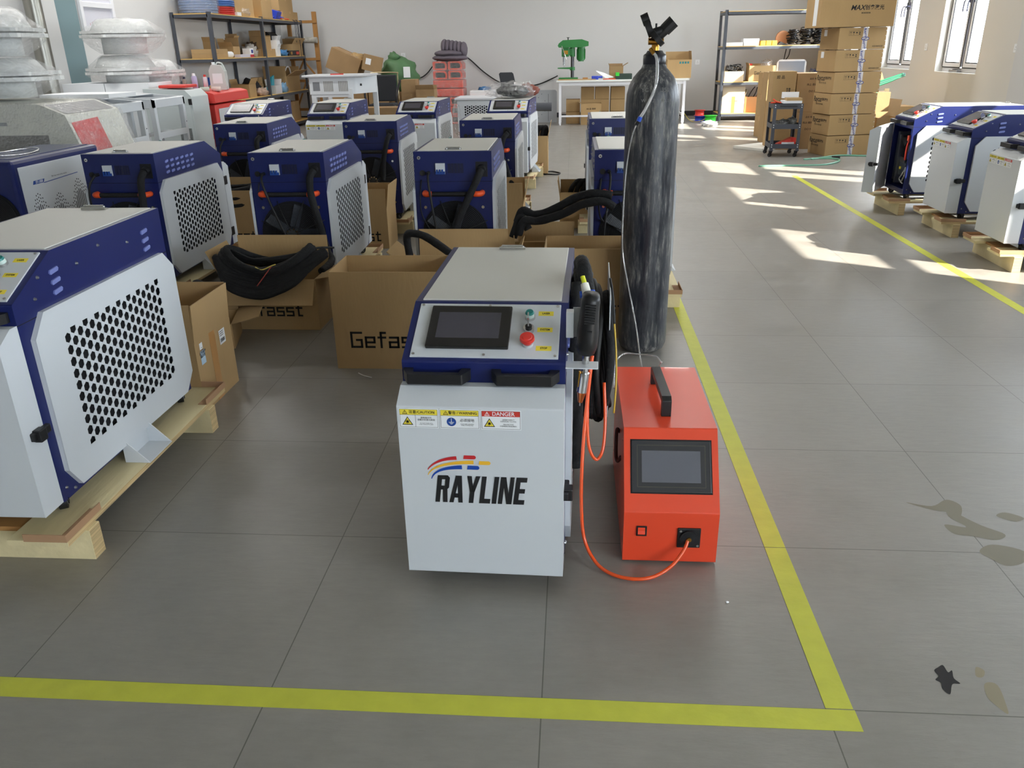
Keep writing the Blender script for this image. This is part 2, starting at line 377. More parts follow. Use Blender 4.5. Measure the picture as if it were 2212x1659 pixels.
# outside: pale yard and a pale building across it
struct('ground_outside', MB().box(XR+.3, 60, -40, 60, -.6, -.5), M('yard_concrete', (190, 186, 176), .9, noise=.1, scale=.5))
ob = MB().box(26, 32, -10, 45, -.5, 2.6).build('wall_outside', M('pale_render', (225, 222, 216), .9)); ob['kind'] = 'structure'
ow = MB()
for k in range(14): ow.box(25.97, 26.02, -6+k*3.4, -4.4+k*3.4, .5, 1.5)
o_ = ow.build('trim_3', M('far_windows', (110, 125, 140), .3)); o_['kind'] = 'structure'
# ------------------------------------------------------------------ floor tape, marks on the floor
def strip(x0, x1, y0, y1, label, z=.0006):
    return tag(MB().box(x0, x1, y0, y1, 0, z).build('floor_tape', TAPEY), label, 'tape', 'yellow floor marking tapes')
strip(-3.6, 1.859, -.0575, 0, 'yellow marking tape crossing the floor in front of the machines')
strip(1.8, 1.857, .6, 9.0, 'yellow marking tape running past the orange feeder and gas cylinder', .0008)
strip(1.8, 1.857, .003, .597, 'short yellow tape length between the corner and the first tile joint')
strip(3.553, 3.611, -3.0, 7.54, 'yellow marking tape in front of the pallets by the windows')
def splat(name, pts, m, z, label, cat):
    return tag(MB().quad([(x, y, z) for x, y in smooth2(pts)], m).build(name, m), label, cat)
def smooth2(p): return [(q.x, q.y) for q in smooth_path([Vector((a, b, 0)) for a, b in p], 5, True)]
STAIN = M('damp_stain', (122, 116, 98), .55); SMUDGE = M('tar_smudge', (34, 32, 32), .8); TAN = M('tan_spot', (140, 130, 106), .6)
for i, (lb, p) in enumerate((('damp stain crossing the tile joint, small upper patch', [(2.278, .86), (2.347, .841), (2.406, .881), (2.434, .845), (2.4, .776), (2.381, .806), (2.338, .82)]),
    ('largest damp stain, along the diagonal tile joint', [(2.393, .848), (2.408, .797), (2.445, .739), (2.49, .693), (2.452, .663), (2.399, .679), (2.349, .691), (2.343, .739), (2.399, .727), (2.372, .785)]),
    ('damp stain spreading over the tile corner at the right edge', [(2.381, .606), (2.431, .64), (2.501, .612), (2.476, .559), (2.423, .54), (2.395, .572)]),
    ('narrow damp stain by the right edge above the tile corner', [(2.513, .796), (2.547, .813), (2.586, .784), (2.554, .763), (2.525, .777)]))):
    splat('floor_stain', p, STAIN, .0004+.00005*i, lb, 'stain')
splat('tar_smudge', [(2.072, .129), (2.085, .14), (2.098, .147), (2.1, .125), (2.111, .131), (2.105, .107), (2.112, .091), (2.098, .09), (2.09, .082), (2.076, .057), (2.067, .072), (2.071, .09), (2.063, .1), (2.074, .112)], SMUDGE, .0006, 'black tar smudge on the tiles right of the tape corner', 'smudge')
splat('tan_spot', [(2.169, .145), (2.182, .134), (2.17, .114), (2.156, .116)], TAN, .0004, 'small tan spot on the floor right of the black smudge', 'stain')
splat('tan_spot', [(2.165, .094), (2.19, .09), (2.179, .025), (2.171, .007), (2.159, .029), (2.152, .055)], TAN, .0004, 'long tan spot on the floor below the small one', 'stain')
tag(MB().blob((1.654, .348, .002), .005, .004, .002, 8, 6).build('paper_scrap', PAPER), 'tiny white scrap on the floor in front of the orange feeder', 'scrap')
tag(MB().tube([(.33, 1.86, .003), (.36, 1.83, .004), (.40, 1.81, .003)], .0018).build('cable_tie', PAPER), 'thin white plastic tie on the floor in front of the printed carton', 'cable tie')

# ------------------------------------------------------------------ writing helpers
GL = {'G': (5, [(0, 5, 6.1, 7), (0, .9, 0, 7), (0, 5, 0, .9), (4.1, 5, 0, 3.9), (2.2, 5, 3, 3.9)]), 'e': (4.4, [(0, .9, 0, 5), (0, 4.4, 4.1, 5), (3.5, 4.4, 2, 5), (0, 4.4, 2, 2.9), (0, 4.2, 0, .9)]),
      'f': (3.6, [(1, 1.9, 0, 7), (1, 3.6, 6.1, 7), (0, 3.6, 4.1, 5)]), 'a': (4.4, [(.2, 4.4, 4.1, 5), (3.5, 4.4, 0, 5), (0, 4.4, 0, .9), (0, .9, 0, 3), (0, 4.4, 2.1, 3)]),
      's': (4.2, [(0, 4.2, 4.1, 5), (0, .9, 2.1, 5), (0, 4.2, 2.1, 3), (3.3, 4.2, 0, 3), (0, 4.2, 0, .9)]), 't': (3.6, [(1, 1.9, 0, 6.4), (0, 3.6, 4.1, 5), (1, 3.6, 0, .9)])}
def gefasst(parent, mat, h, m=None, word='Gefasst'):
    W_ = sum(GL[c][0]+.9 for c in word)-.9; k = h/7; x = -W_*k/2; mb = MB()
    for c in word:
        for (a, b, c0, c1) in GL[c][1]: mb.quad([(x+a*k, c0*k-h/2, 0), (x+b*k, c0*k-h/2, 0), (x+b*k, c1*k-h/2, 0), (x+a*k, c1*k-h/2, 0)], None, mat)
        x += (GL[c][0]+.9)*k
    return mb.build('lettering', m or INK, parent)
def rect(mb, cx, cy_, sx, sy_, m, mat, z=0.): return mb.quad([(cx-sx/2, cy_-sy_/2, z), (cx+sx/2, cy_-sy_/2, z), (cx+sx/2, cy_+sy_/2, z), (cx-sx/2, cy_+sy_/2, z)], m, mat)
def tri(mb, cx, cy_, s, m, mat, z=0.): return mb.quad([(cx-s*.56, cy_-s*.45, z), (cx+s*.56, cy_-s*.45, z), (cx, cy_+s*.5, z)], m, mat)
def sticker(parent, mat, kind):
    """one warning sticker .094 x .050: sheet mesh with coloured header, its words as lettering"""
    mb = MB(); rect(mb, 0, 0, .096, .052, PAPER, mat)
    rect(mb, 0, 0, .092, .048, INK, mat, .0002); rect(mb, 0, 0, .0905, .0465, PAPER, mat, .0003)
    rect(mb, 0, .0165, .0905, .014, REDL if kind == 2 else YELLOWL, mat, .0004)
    if kind < 2: rect(mb, 0, .009, .0905, .0008, INK, mat, .0005)
    tri(mb, -.033, .0165, .0115, INK if kind < 2 else PAPER, mat, .0006); tri(mb, -.033, .0164, .008, YELLOWL if kind < 2 else REDL, mat, .0007); rect(mb, -.033, .0165, .001, .0045, INK if kind < 2 else PAPER, mat, .0008)
    if kind == 0: rect(mb, -.008, -.0075, .0008, .032, INK, mat, .0004)
    if kind == 1:
        n = 20; mb.quad([(-.02+.0115*math.cos(2*PI*i/n), -.0075+.0115*math.sin(2*PI*i/n), .0006) for i in range(n)], BLUEL, mat)
        rect(mb, -.02, -.003, .0014, .01, PAPER, mat, .0007)
        for k, wd in enumerate((.013, .009, .005)): rect(mb, -.02, -.0085-.0025*k, wd, .0012, PAPER, mat, .0007)
    else:
        tri(mb, -.0275, -.0075, .024, INK, mat, .0006); tri(mb, -.0275, -.0079, .0185, YELLOWL, mat, .0007)
        n = 12; mb.quad([(-.0275+.003*math.cos(2*PI*i/n), -.0095+.003*math.sin(2*PI*i/n), .0009) for i in range(n)], INK, mat)
        for k in range(4): a = PI*k/4; mb.quad([(-.0275+.006*math.cos(a+e)*q, -.0095+.006*math.sin(a+e)*q, .0009) for q, e in ((1, -.09), (1, .09), (-1, -.09), (-1, .09))], INK, mat)
    s = mb.build('warning_sticker', PAPER, parent)
    L_ = {0: (('注意/CAUTION', .0100, .008, .0165), ('使用激光时\n请戴好防激光眼镜', .0058, .018, -.001), ('DO NOT STARE INTO\nLASER WINDOWS LASER.', .0034, .018, -.0145)),
          1: (('警告 / WARNING', .0098, .008, .0165), ('必须接地', .0095, .018, -.003), ('MUST KEEP GROUND\nWIRE CONNECTED', .0036, .018, -.0145)),
          2: (('DANGER', .0145, .006, .0165), ('AVOID DIRECT\nEXPOSURE TO EYES.', .0046, .018, -.001), ('PROTECTIVE\nEYEWEAR REQUIRED.', .0046, .018, -.0135))}[kind]
    for k, (t_, sz, x, y) in enumerate(L_):
        text(t_, sz, PAPER if (kind == 2 and k == 0) else INK, s, mat @ Matrix.Translation((x, y, .001)), bold=.012 if k == 0 else 0, sx=.92)
    return s
def via_curve_panel(outer, holes, th):
    cu = bpy.data.curves.new('pan', 'CURVE'); cu.dimensions = '2D'; cu.fill_mode = 'BOTH'; cu.extrude = th/2
    for poly in [outer]+holes:
        sp = cu.splines.new('POLY'); sp.points.add(len(poly)-1); sp.use_cyclic_u = True
        for p, q in zip(sp.points, poly): p.co = (q[0], q[1], 0, 1)
    o = bpy.data.objects.new('pan', cu); COL.objects.link(o); bpy.context.view_layer.update()
    me = bpy.data.meshes.new_from_object(o.evaluated_get(bpy.context.evaluated_depsgraph_get()))
    bpy.data.objects.remove(o); return me
def clip(poly, x0, x1, y0, y1):
    for (ax, lim, sgn) in ((0, x0, 1), (0, x1, -1), (1, y0, 1), (1, y1, -1)):
        out = []
        for i in range(len(poly)):
            a, b = poly[i-1], poly[i]; ia = sgn*(a[ax]-lim) >= 0; ib = sgn*(b[ax]-lim) >= 0
            if ia != ib:
                t = (lim-a[ax])/(b[ax]-a[ax]); out.append((a[0]+t*(b[0]-a[0]), a[1]+t*(b[1]-a[1])))
            if ib: out.append(b)
        poly = out
        if len(poly) < 3: return None
    return poly
def hexes(x0, x1, y0, y1, pc, pr_, R_):
    hs = []; k = 0; x = x0
    while x <= x1+1e-6:
        y = y0-(pr_/2 if k % 2 else 0)
        while y < y1+pr_:
            h = clip([(x+R_*math.sin(PI/3*i), y+R_*math.cos(PI/3*i)) for i in range(6)], x0-R_, x1+R_, y0-R_*.4, y1+R_*.4)
            if h:
                a = abs(sum(h[i-1][0]*h[i][1]-h[i][0]*h[i-1][1] for i in range(len(h))))/2
                if a > .2*R_*R_: hs.append(h)
            y += pr_
        x += pc; k += 1
    return hs
OCT = [(.035, .127), (.08, .062), (.76, .055), (.82, .115), (.82, .51), (.76, .568), (.09, .57), (.035, .51)]
_me = via_curve_panel(OCT, hexes(.166, .69, .155, .49, .0305, .0352, .0150), .0015)

# ------------------------------------------------------------------ the hand-held laser welder: one of its kind, then copies
def castor(parent, x, y, swivel, h=.05):
    mb = MB(); m = Matrix.Translation((x, y, 0)) @ Matrix.Rotation(swivel, 4, 'Z')
    mb.box(-.022, .022, -.022, .022, h-.004, h, BLACKM, m)
    mb.prism([(-.012, h-.004), (.02, h-.004), (.026, .016), (.012, .014)], -.016, -.013, 'x', BLACKM, m); mb.prism([(-.012, h-.004), (.02, h-.004), (.026, .016), (.012, .014)], .013, .016, 'x', BLACKM, m)
    c = mb.build('castor', BLACKM, parent)
    wb = MB(); wb.cyl((-.011, .018, .022), (.011, .018, .022), .022, n=20, m=RUBBER, mat=m); wb.cyl((-.013, .018, .022), (.013, .018, .022), .011, n=16, m=STEEL, mat=m)
    wb.build('wheel', RUBBER, c)
def make_welder(name, label, group):
    t = thing(name, label, 'laser welder', (0, 0, 0), 0, group)
    W, D, H = .2, .815, .71
    s = MB(); s.prism([(0, .045), (0, .615), (.195, .71), (D, .71), (D, .045)], -W, W)
    s.build('cabinet_shell', NAVY, t, .004)
    MB().box(-W-.0006, W+.0006, .0, D+.0006, .5585, .5605).build('seam', HOLE, t)
    MB().box(-W+.018, W-.018, .205, .80, .709, .7135).build('lid', LIDW, t, .002)
    lh = MB(); lh.box(-.042, .042, .765, .785, .714, .717); lh.box(-.042, .042, .768, .772, .714, .722); lh.cyl((-.034, .775, .724), (.034, .775, .724), .004); lh.cyl((-.034, .775, .716), (-.034, .775, .724), .004); lh.cyl((.034, .775, .716), (.034, .775, .724), .004)
    lh.build('lid_handle', CHROME, t)
    # sloping control panel
    sl = Vector((0, .195, .095)).normalized(); P = fr(0, .0975, .6625, (1, 0, 0), sl)
    MB().box(-.182, .182, -.096, .096, 0, .004, None, P).build('control_panel', WHITE, t, .001)
    sc_ = MB()
    for x in (-.174, .0, .174):
        for y in (-.088, .088): sc_.cyl((x, y, .004), (x, y, .0065), .0035, n=10, mat=P)
    sc_.build('screw', CHROME, t)
    d = MB().box(-.147, .059, -.07, .077, .004, .016, None, P).build('display', BEZEL, t, .003)
    MB().box(-.125, .033, -.041, .051, .0158, .0164, None, P).build('screen', SCREEN, d)
    b = MB(); b.cyl((.105, .046, .004), (.105, .046, .012), .0135, n=24, m=CHROME, mat=P); b.cyl((.105, .046, .012), (.105, .046, .022), .0115, n=24, m=M('lamp_collar', (215, 235, 230), .2), mat=P)
    b.cyl((.105, .046, .022), (.105, .046, .027), .0115, .009, 24, GREENB, P); b.build('start_button', GREENB, t)
    k = MB(); k.cyl((.105, .0, .004), (.105, .0, .016), .0135, n=24, m=CHROME, mat=P); k.cyl((.105, .0, .016), (.105, .0, .021), .0085, n=20, m=BLACK, mat=P)
    ks = k.build('key_switch', CHROME, t)
    kk = MB(); kk.box(.1035, .1065, -.005, .022, .021, .044, CHROME, P); kk.cyl((.1035, .008, .046), (.1065, .008, .046), .011, n=18, m=CHROME, mat=P); kk.build('key', CHROME, ks)
    e = MB(); e.cyl((.105, -.05, .004), (.105, -.05, .012), .0135, n=24, m=M('grey_collar', (190, 195, 195), .4), mat=P); e.cyl((.105, -.05, .012), (.105, -.05, .024), .011, .016, 24, REDBTN, P); e.cyl((.105, -.05, .024), (.105, -.05, .032), .0185, .0175, 28, REDBTN, P); e.cyl((.105, -.05, .032), (.105, -.05, .0335), .012, .011, 24, REDBTN, P)
    e.build('emergency_stop', REDBTN, t)
    for (wd, y) in (('LASER', .062), ('SYSTEM', .003), ('STOP', -.062)):
        pl = MB().box(.126, .164, y-.008, y+.008, .004, .0044, None, P).build('button_label', YELLOWL, t)
        text(wd, .0085, INK, pl, P @ Matrix.Translation((.145, y, .0047)), bold=.03, sx=.85)
    for x0, x1 in ((-.194, -.03), (.022, .186)):
        h = MB(); pr_ = [(x0, 0), (x0, -.012), (x0+.016, -.046), (x1-.016, -.046), (x1, -.012), (x1, 0), (x1-.022, 0), (x1-.026, -.028), (x0+.026, -.028), (x0+.022, 0)]
        h.prism([pr_[i] for i in (0, 1, 2, 8, 9)], .572, .598, 'z'); h.prism([pr_[i] for i in (2, 3, 7, 8)], .572, .598, 'z'); h.prism([pr_[i] for i in (3, 4, 5, 6, 7)], .572, .598, 'z')
        h.build('front_handle', BLACK, t, .002)
    dr = MB(); dr.prism([(-.001, .048), (-.085, .048), (-.085, .53), (-.03, .562), (-.001, .562)], -W, W)
    door = dr.build('front_door', WHITE, t, .003)
    MB().box(.196, .212, -.06, .012, .262, .285).box(.2, .222, -.05, -.02, .256, .29).build('door_latch', BLACK, door, .003)
    for z in (.13, .45): MB().box(-.206, -.199, -.035, .02, z-.026, z+.026).build('hinge', BLACK, door, .002)
    for k in range(3):
        sticker(t, fr(-.147+.099*k, -.0858, .499, (1, 0, 0), (0, 0, 1)), k)
    # honeycomb side panels over a dark sheet that stands for the shaded inside
    for s_ in (1, -1):
        me = _me.copy(); me.transform(Matrix(((0, 0, s_, s_*(W+.014)), (1, 0, 0, 0), (0, 1, 0, 0), (0, 0, 0, 1)))); me.materials.clear(); me.materials.append(WHITE)
        if s_ < 0: me.flip_normals()
        o = bpy.data.objects.new('side_panel', me); COL.objects.link(o); o.parent = t
        li = MB(); x = s_*(W+.0016); li.quad([(x, .14, .13), (x, .715, .13), (x, .715, .5), (x, .14, .5)]); li.build('dark_backing', HOLE, o)
        rm = MB(); n_ = len(OCT)
        for i in range(n_):
            a, b_ = OCT[i-1], OCT[i]; rm.quad([(s_*W, *a), (s_*W, *b_), (s_*(W+.014), *b_), (s_*(W+.014), *a)])
        rm.build('panel_rim', WHITE, o)
    def louvre(mb, s_, y, z, L_=.034):
        x = s_*W; m = fr(x, y, z, (0, s_, .12*s_*s_), (0, 0, 1))
        mb.prism([(-L_/2, -.006), (L_/2, -.006), (L_/2+.004, 0), (L_/2, .006), (-L_/2, .006), (-L_/2-.004, 0)], 0, .0045, 'z', None, m)
    lm = M('louvre_highlight', (120, 130, 190), .4); l1 = MB()  # paler than the shell: highlights on the louvres put into their colour
    for y in (.19, .69):
        for z in (.60, .628, .656): louvre(l1, 1, y, z)
    l1.build('louvres', lm, t)
    l2 = MB()
    for i in range(6):
        for z in (.60, .628, .656): louvre(l2, -1, .39+.06*i, z, .03)
    l2.build('louvres', lm, t)
    sr = MB()
    for (y, z) in ((.09, .605), (.12, .655), (.3, .648), (.42, .672), (.58, .645), (.025, .08), (.06, .06), (.79, .07)):
        sr.cyl((W, y, z), (W+.005, y, z), .005, .003, 10)
    sr.build('side_screw', STEEL, t)
    # rear
    rf = fr(0, D, 0, (-1, 0, 0), (0, 0, 1))     # x right as seen from behind
    MB().cyl((0, .29, -.001), (0, .29, .002), .172, n=48, mat=rf).build('fan_opening', HOLE, t)
    fg = MB()
    for k in range(17):
        R_ = .045+k*.0078; z = .03-.02*(R_/.17)**2; n = 48
        fg.tube([(R_*math.cos(2*PI*i/n), .29+R_*math.sin(2*PI*i/n), z) for i in range(n)], .0012, 4, None, rf, 1, True)
    for k in range(8):
        a = PI/8+2*PI*k/8; fg.tube([(.03*math.cos(a), .29+.03*math.sin(a), .034), (.1*math.cos(a), .29+.1*math.sin(a), .027), (.17*math.cos(a), .29+.17*math.sin(a), .012), (.186*math.cos(a), .29+.186*math.sin(a), .003)], .0022, 5, None, rf, 2)
    fg.build('fan_guard', M('guard_wire', (24, 25, 27), .4), t)
    bl = MB()
    for k in range(5):
        a = 2*PI*k/5; m = rf @ Matrix.Translation((0, .29, .006)) @ Matrix.Rotation(a, 4, 'Z') @ Matrix.Rotation(.35, 4, 'X')
        bl.prism([(.03, -.03), (.15, -.06), (.158, .03), (.04, .03)], 0, .002, 'z', None, m)
    bl.cyl((0, .29, .002), (0, .29, .012), .04, n=24, mat=rf); bl.build('fan_blades', M('fan_grey', (58, 62, 70), .4), t)
    hb = MB(); hb.cyl((0, .29, .012), (0, .29, .03), .038, .03, 28, M('hub_dark', (60, 62, 62), .3), rf)
    for k in range(10): a = 2*PI*k/10; hb.cyl((.03*math.cos(a), .29+.03*math.sin(a), .026), (.03*math.cos(a), .29+.03*math.sin(a), .036), .0055, n=8, m=CHROME, mat=rf)
    hb.build('fan_hub', CHROME, t)
    br = MB().box(-.088, -.04, .598, .652, 0, .012, WHITE, rf).box(-.088, -.04, .598, .612, .012, .016, BLUEL, rf)
    for x in (-.08, -.066, -.052): br.box(x-.003, x+.003, .606, .622, .012, .024, BLUEL, rf)
    br.build('circuit_breaker', WHITE, t)
    bp = MB()
    for k in range(5): bp.box(-.026+.0165*k, -.0118+.0165*k, .602, .65, 0, .0015, None, rf)
    bp.build('blanking_plate', M('navy_dark', (14, 20, 56), .5), t)
    fp = MB().box(.118, .178, .583, .658, 0, .004, None, rf)
    fpo = fp.build('gland_plate', BLACK, t)
    MB().cyl((.148, .625, .004), (.148, .62, .03), .021, n=20, mat=rf).build('cable_gland', BLACK, fpo)
    MB().cyl((-.158, .604, 0), (-.158, .604, .006), .014, n=20, mat=rf).build('power_inlet', RUBBER, t)
    MB().cyl((-.125, .604, 0), (-.125, .604, .03), .009, n=14, mat=rf).build('cable_gland', BLACK, t)
    MB().cyl((-.172, .68, 0), (-.172, .68, .008), .009, n=18, m=CHROME, mat=rf).cyl((-.172, .68, .008), (-.172, .68, .009), .003, n=10, m=HOLE, mat=rf).build('lock', CHROME, t)
    hd = MB().cyl((-.115, .503, .045), (.115, .503, .045), .0125, n=18, mat=rf).build('rear_handle', BLACK, t)
    for s_ in (-1, 1):
        q = MB(); q.tube([(s_*.148, .503, 0), (s_*.146, .503, .03), (s_*.132, .503, .045), (s_*.108, .503, .045)], .0145, 14, None, rf, 4); q.build('handle_end', ORANGE, hd)
    sb = MB()
    for (x, z) in ((-.15, .43), (.15, .43), (-.15, .13), (.15, .13)): sb.cyl((x, z, 0), (x, z, .008), .008, n=12, mat=rf)
    sb.build('guard_screw', CHROME, t)
    for (x, y) in ((-.172, .03), (.172, .03), (-.172, .775), (.172, .775)): castor(t, x, y, .5 if x > 0 else -.6)
    for s_ in (-1, 1):
        br = MB(); x = s_*.2
        br.box(min(x, x+s_*.08), max(x, x+s_*.08), .32, .47, 0, .003); br.box(min(x, x+s_*.003), max(x, x+s_*.003), .32, .47, 0, .085)
        for y in (.32, .467): br.prism([(x, 0), (x+s_*.08, 0), (x, .085)], y, y+.003, 'y')
        br.build('mounting_bracket', WHITE, t)
    return t
Z0 = .112
welder = make_welder('laser_welder', 'large welder cabinet with honeycomb side at the left edge, nearest pallet', 'welders waiting on pallets')
welder.location = (-.345, .495, Z0); welder.rotation_euler = (0, 0, .004)
W2 = dup(welder, 'front welder cabinet with the red, yellow and blue logo on its white door', None, (1.042, .461, 0), -.025, skip=('mounting_bracket',))
W2.scale = (1, 1, .976)
W2.pop('group')
GRP = 'welders waiting on pallets'
WB = dup(welder, 'back-turned welder second from the left in the nearest row, beside the slotted white machine', GRP, (-1.137, 3.69, Z0), PI-.01)
WC = dup(welder, 'back-turned welder behind the carton heaped with black cable, cable sleeve hanging down its right', GRP, (-.242, 3.676, Z0), PI+.012)
WD = dup(welder, 'back-turned welder just behind the front logo machine, thick sleeve crossing its fan', GRP, (.638, 3.66, Z0), PI+.004)
WE = dup(welder, 'back-turned welder half hidden behind the gas cylinder, nearer of the two there', GRP, (1.562, 3.66, Z0), PI)
WB2 = dup(welder, 'back-turned welder in the second row in front of the red cabinet', GRP, (-1.205, 5.48, Z0), PI+.03)
WC2 = dup(welder, 'back-turned welder in the second row between the printed cartons, third from the left aisle', GRP, (-.254, 5.53, Z0), PI+.03)
WD2 = dup(welder, 'back-turned welder in the second row nearest the middle aisle', GRP, (.634, 5.53, Z0), PI-.004)
WE2 = dup(welder, 'back-turned welder farther behind the gas cylinder, second row', GRP, (1.566, 5.53, Z0), PI)
F1 = dup(welder, 'welder facing forward in the third row, leftmost, beside the red cabinet', GRP, (-2.045, 6.92, Z0), -.035)
F2 = dup(welder, 'welder facing forward in the third row, in front of the white open frame cabinet', GRP, (-1.17, 6.85, Z0), -.02)
F3 = dup(welder, 'welder facing forward in the third row, in front of the wrapped red stack', GRP, (-.29, 6.87, Z0), -.035)
F4 = dup(welder, 'welder facing forward in the third row, rightmost, black plastic bundle on top', GRP, (.613, 6.86, Z0), -.055)
G1 = dup(welder, 'welder by the windows with its front door swung open', GRP, (3.898, 5.632, Z0), -PI/2+.005)
for c_ in [c for c in G1.children if c.name.split('.')[0] in ('cabinet_shell', 'front_door')]:
    if c_.name.startswith('cabinet_shell'):
        s_ = MB(); s_.prism([(0, .545), (0, .615), (.195, .71), (.815, .71), (.815, .545)], -.2, .2); s_.box(-.2, -.185, 0, .815, .08, .545); s_.box(.185, .2, 0, .815, .08, .545); s_.box(-.2, .2, 0, .815, .045, .08); s_.box(-.185, .185, .42, .815, .08, .545)
        o_ = s_.build('cabinet_shell', NAVY, G1); bpy.data.objects.remove(c_)
    else:
        for k_ in [k_ for k_ in G1.children if k_.name.startswith('warning_sticker')]+[c_]: k_.matrix_local = Matrix.Translation((-.2, 0, 0)) @ Matrix.Rotation(-math.radians(33), 4, 'Z') @ Matrix.Translation((.2, 0, 0))
NG = M('module_grey', (70, 76, 88), .4)
u_ = MB(); u_.box(-.13, -.08, .02, .4, .12, .50, NG).box(-.078, -.05, .015, .3, .10, .48, STEEL).build('laser_module', NG, G1)
u_ = MB(); u_.box(-.04, .09, .03, .35, .17, .27, NG).box(-.03, .07, .026, .03, .27, .31, STEEL).box(-.02, .01, .024, .03, .215, .235, YELLOWL).build('pump_box', NG, G1)
u_ = MB(); u_.box(.04, .18, .05, .06, .30, .53, M('navy_inner', (40, 60, 140), .4)).box(.05, .09, .045, .05, .36, .41, STEEL).build('inner_plate', None, G1)
u_ = MB(); u_.prism([(-.03, .47), (.06, .43), (.04, .40), (-.04, .44)], .02, .09, 'y').build('air_duct', RUBBER, G1)
u_ = MB(); u_.tube([(.10, .03, .24), (.08, .02, .19), (.03, .02, .14), (.09, .03, .11)], .006, 8).tube([(.12, .03, .25), (.12, .02, .18), (.08, .02, .12)], .006, 8).build('water_hose', CLEAR, G1)
u_ = MB(); u_.tube([(.11, .02, .45), (.112, .01, .40), (.11, .01, .30)], .008, 8, M('red_lead', (220, 60, 40), .4)).cyl((.11, .015, .45), (.11, .015, .49), .012, n=10, m=M('orange_wire', (225, 80, 50), .4)).build('orange_lead', None, G1)
G2 = dup(welder, 'closed welder by the windows next to the one with the open door', GRP, (3.975, 4.807, Z0), -PI/2-.01)
G3 = dup(welder, 'closed welder by the windows nearest the camera, cut by the right edge', GRP, (3.931, 3.85, Z0), -PI/2-.02)
# logo and words on the door of the front machine
fd = [c for c in W2.children if c.name.startswith('front_door')][0]
LP = fr(0, -.0862, .3, (1, 0, 0), (0, 0, 1))
RL = {'R': (3.1, [[(0, 0), (1.15, 0), (1.15, 6), (0, 6)], [(1.1, 6), (2.5, 6), (3.1, 5.5), (3.1, 3.3), (2.6, 2.8), (1.1, 2.8), (1.1, 3.7), (2, 3.7), (2, 5.1), (1.1, 5.1)], [(1.6, 2.8), (2.75, 2.9), (3.1, 0), (1.95, 0)]]),
      'A': (3.4, [[(0, 0), (1.1, 0), (1.75, 4.4), (1.75, 6), (1.0, 6)], [(3.4, 0), (2.3, 0), (1.65, 4.4), (1.65, 6), (2.5, 6)], [(1.0, 1.1), (2.4, 1.1), (2.3, 2.05), (1.1, 2.05)]]),
      'Y': (3.3, [[(1.1, 0), (2.25, 0), (2.25, 2.9), (1.1, 2.9)], [(0, 6), (1.15, 6), (1.95, 2.7), (1.1, 2.4)], [(3.3, 6), (2.2, 6), (1.4, 2.7), (2.25, 2.4)]]),
      'L': (2.7, [[(0, 0), (1.15, 0), (1.15, 6), (0, 6)], [(1.1, 0), (2.7, 0), (2.7, 1.05), (1.1, 1.05)]]), 'I': (1.15, [[(0, 0), (1.15, 0), (1.15, 6), (0, 6)]]),
      'N': (3.4, [[(0, 0), (1.05, 0), (1.05, 6), (0, 6)], [(2.35, 0), (3.4, 0), (3.4, 6), (2.35, 6)], [(1.0, 6), (1.3, 6), (2.4, 2.2), (2.4, 0), (2.1, 0), (1.0, 3.8)]]),
      'E': (2.7, [[(0, 0), (1.15, 0), (1.15, 6), (0, 6)], [(1.1, 0), (2.7, 0), (2.7, 1.05), (1.1, 1.05)], [(1.1, 2.5), (2.5, 2.5), (2.5, 3.5), (1.1, 3.5)], [(1.1, 4.95), (2.7, 4.95), (2.7, 6), (1.1, 6)]])}
x_ = -.119; kk_ = .0130; wd_ = MB()
for c_ in 'RAYLINE':
    for pl_ in RL[c_][1]: wd_.quad([(x_+p[0]*.00996+p[1]*kk_*.13, -.036+p[1]*kk_, 0) for p in pl_], None, LP)
    x_ += (RL[c_][0]+.42)*.00996
wd_.build('lettering', INK, fd)
def arc(m, p0, p1, p2, w0, w1, name):
    """tapering swoosh along a quadratic curve"""
    p0, p1, p2 = [(q[0]*1.04, q[1]+.016) for q in (p0, p1, p2)]; w0 *= 1.2; w1 *= 1.2
    a = []; b = []; n = 18
    for i in range(n+1):
        t = i/n; q = Vector(p0)*(1-t)**2+Vector(p1)*2*t*(1-t)+Vector(p2)*t*t; d = ((Vector(p1)-Vector(p0))*(1-t)+(Vector(p2)-Vector(p1))*t).normalized(); nn = Vector((-d.y, d.x)); ww = w0+(w1-w0)*t
        a.append((q.x+nn.x*ww/2, q.y+nn.y*ww/2, 0)); b.append((q.x-nn.x*ww/2, q.y-nn.y*ww/2, 0))
    mb = MB()
    for i in range(n): mb.quad([b[i], b[i+1], a[i+1], a[i]], m, LP)
    mb.build(name, m, fd)
LR, LY, LB = M('logo_red', (200, 40, 45), .5), M('logo_yellow', (240, 185, 50), .5), M('logo_blue', (15, 70, 165), .5)
def cap(m, x0, x1, y, h):
    y += .016; h *= 1.2; x0 *= 1.04; x1 *= 1.04
    n = 8; pts = [(x0, y-h/2), (x1, y-h/2)]+[(x1+h/2*math.sin(PI*i/n), y-h/2*math.cos(PI*i/n)) for i in range(1, n)]+[(x1, y+h/2), (x0+.002, y+h/2)]
    MB().quad([(a, b, 0) for a, b in pts], m, LP).build('logo_stroke', m, fd)
arc(LR, (-.128, .041), (-.108, .072), (-.058, .076), .0015, .0085, 'logo_stroke'); cap(LR, -.042, -.017, .079, .0088)
arc(LY, (-.128, .026), (-.113, .063), (-.018, .065), .0015, .0088, 'logo_stroke'); cap(LY, -.006, .017, .064, .0088)
arc(LB, (-.120, .015), (-.112, .048), (-.046, .050), .0015, .0092, 'logo_stroke'); cap(LB, -.034, -.010, .050, .0092)
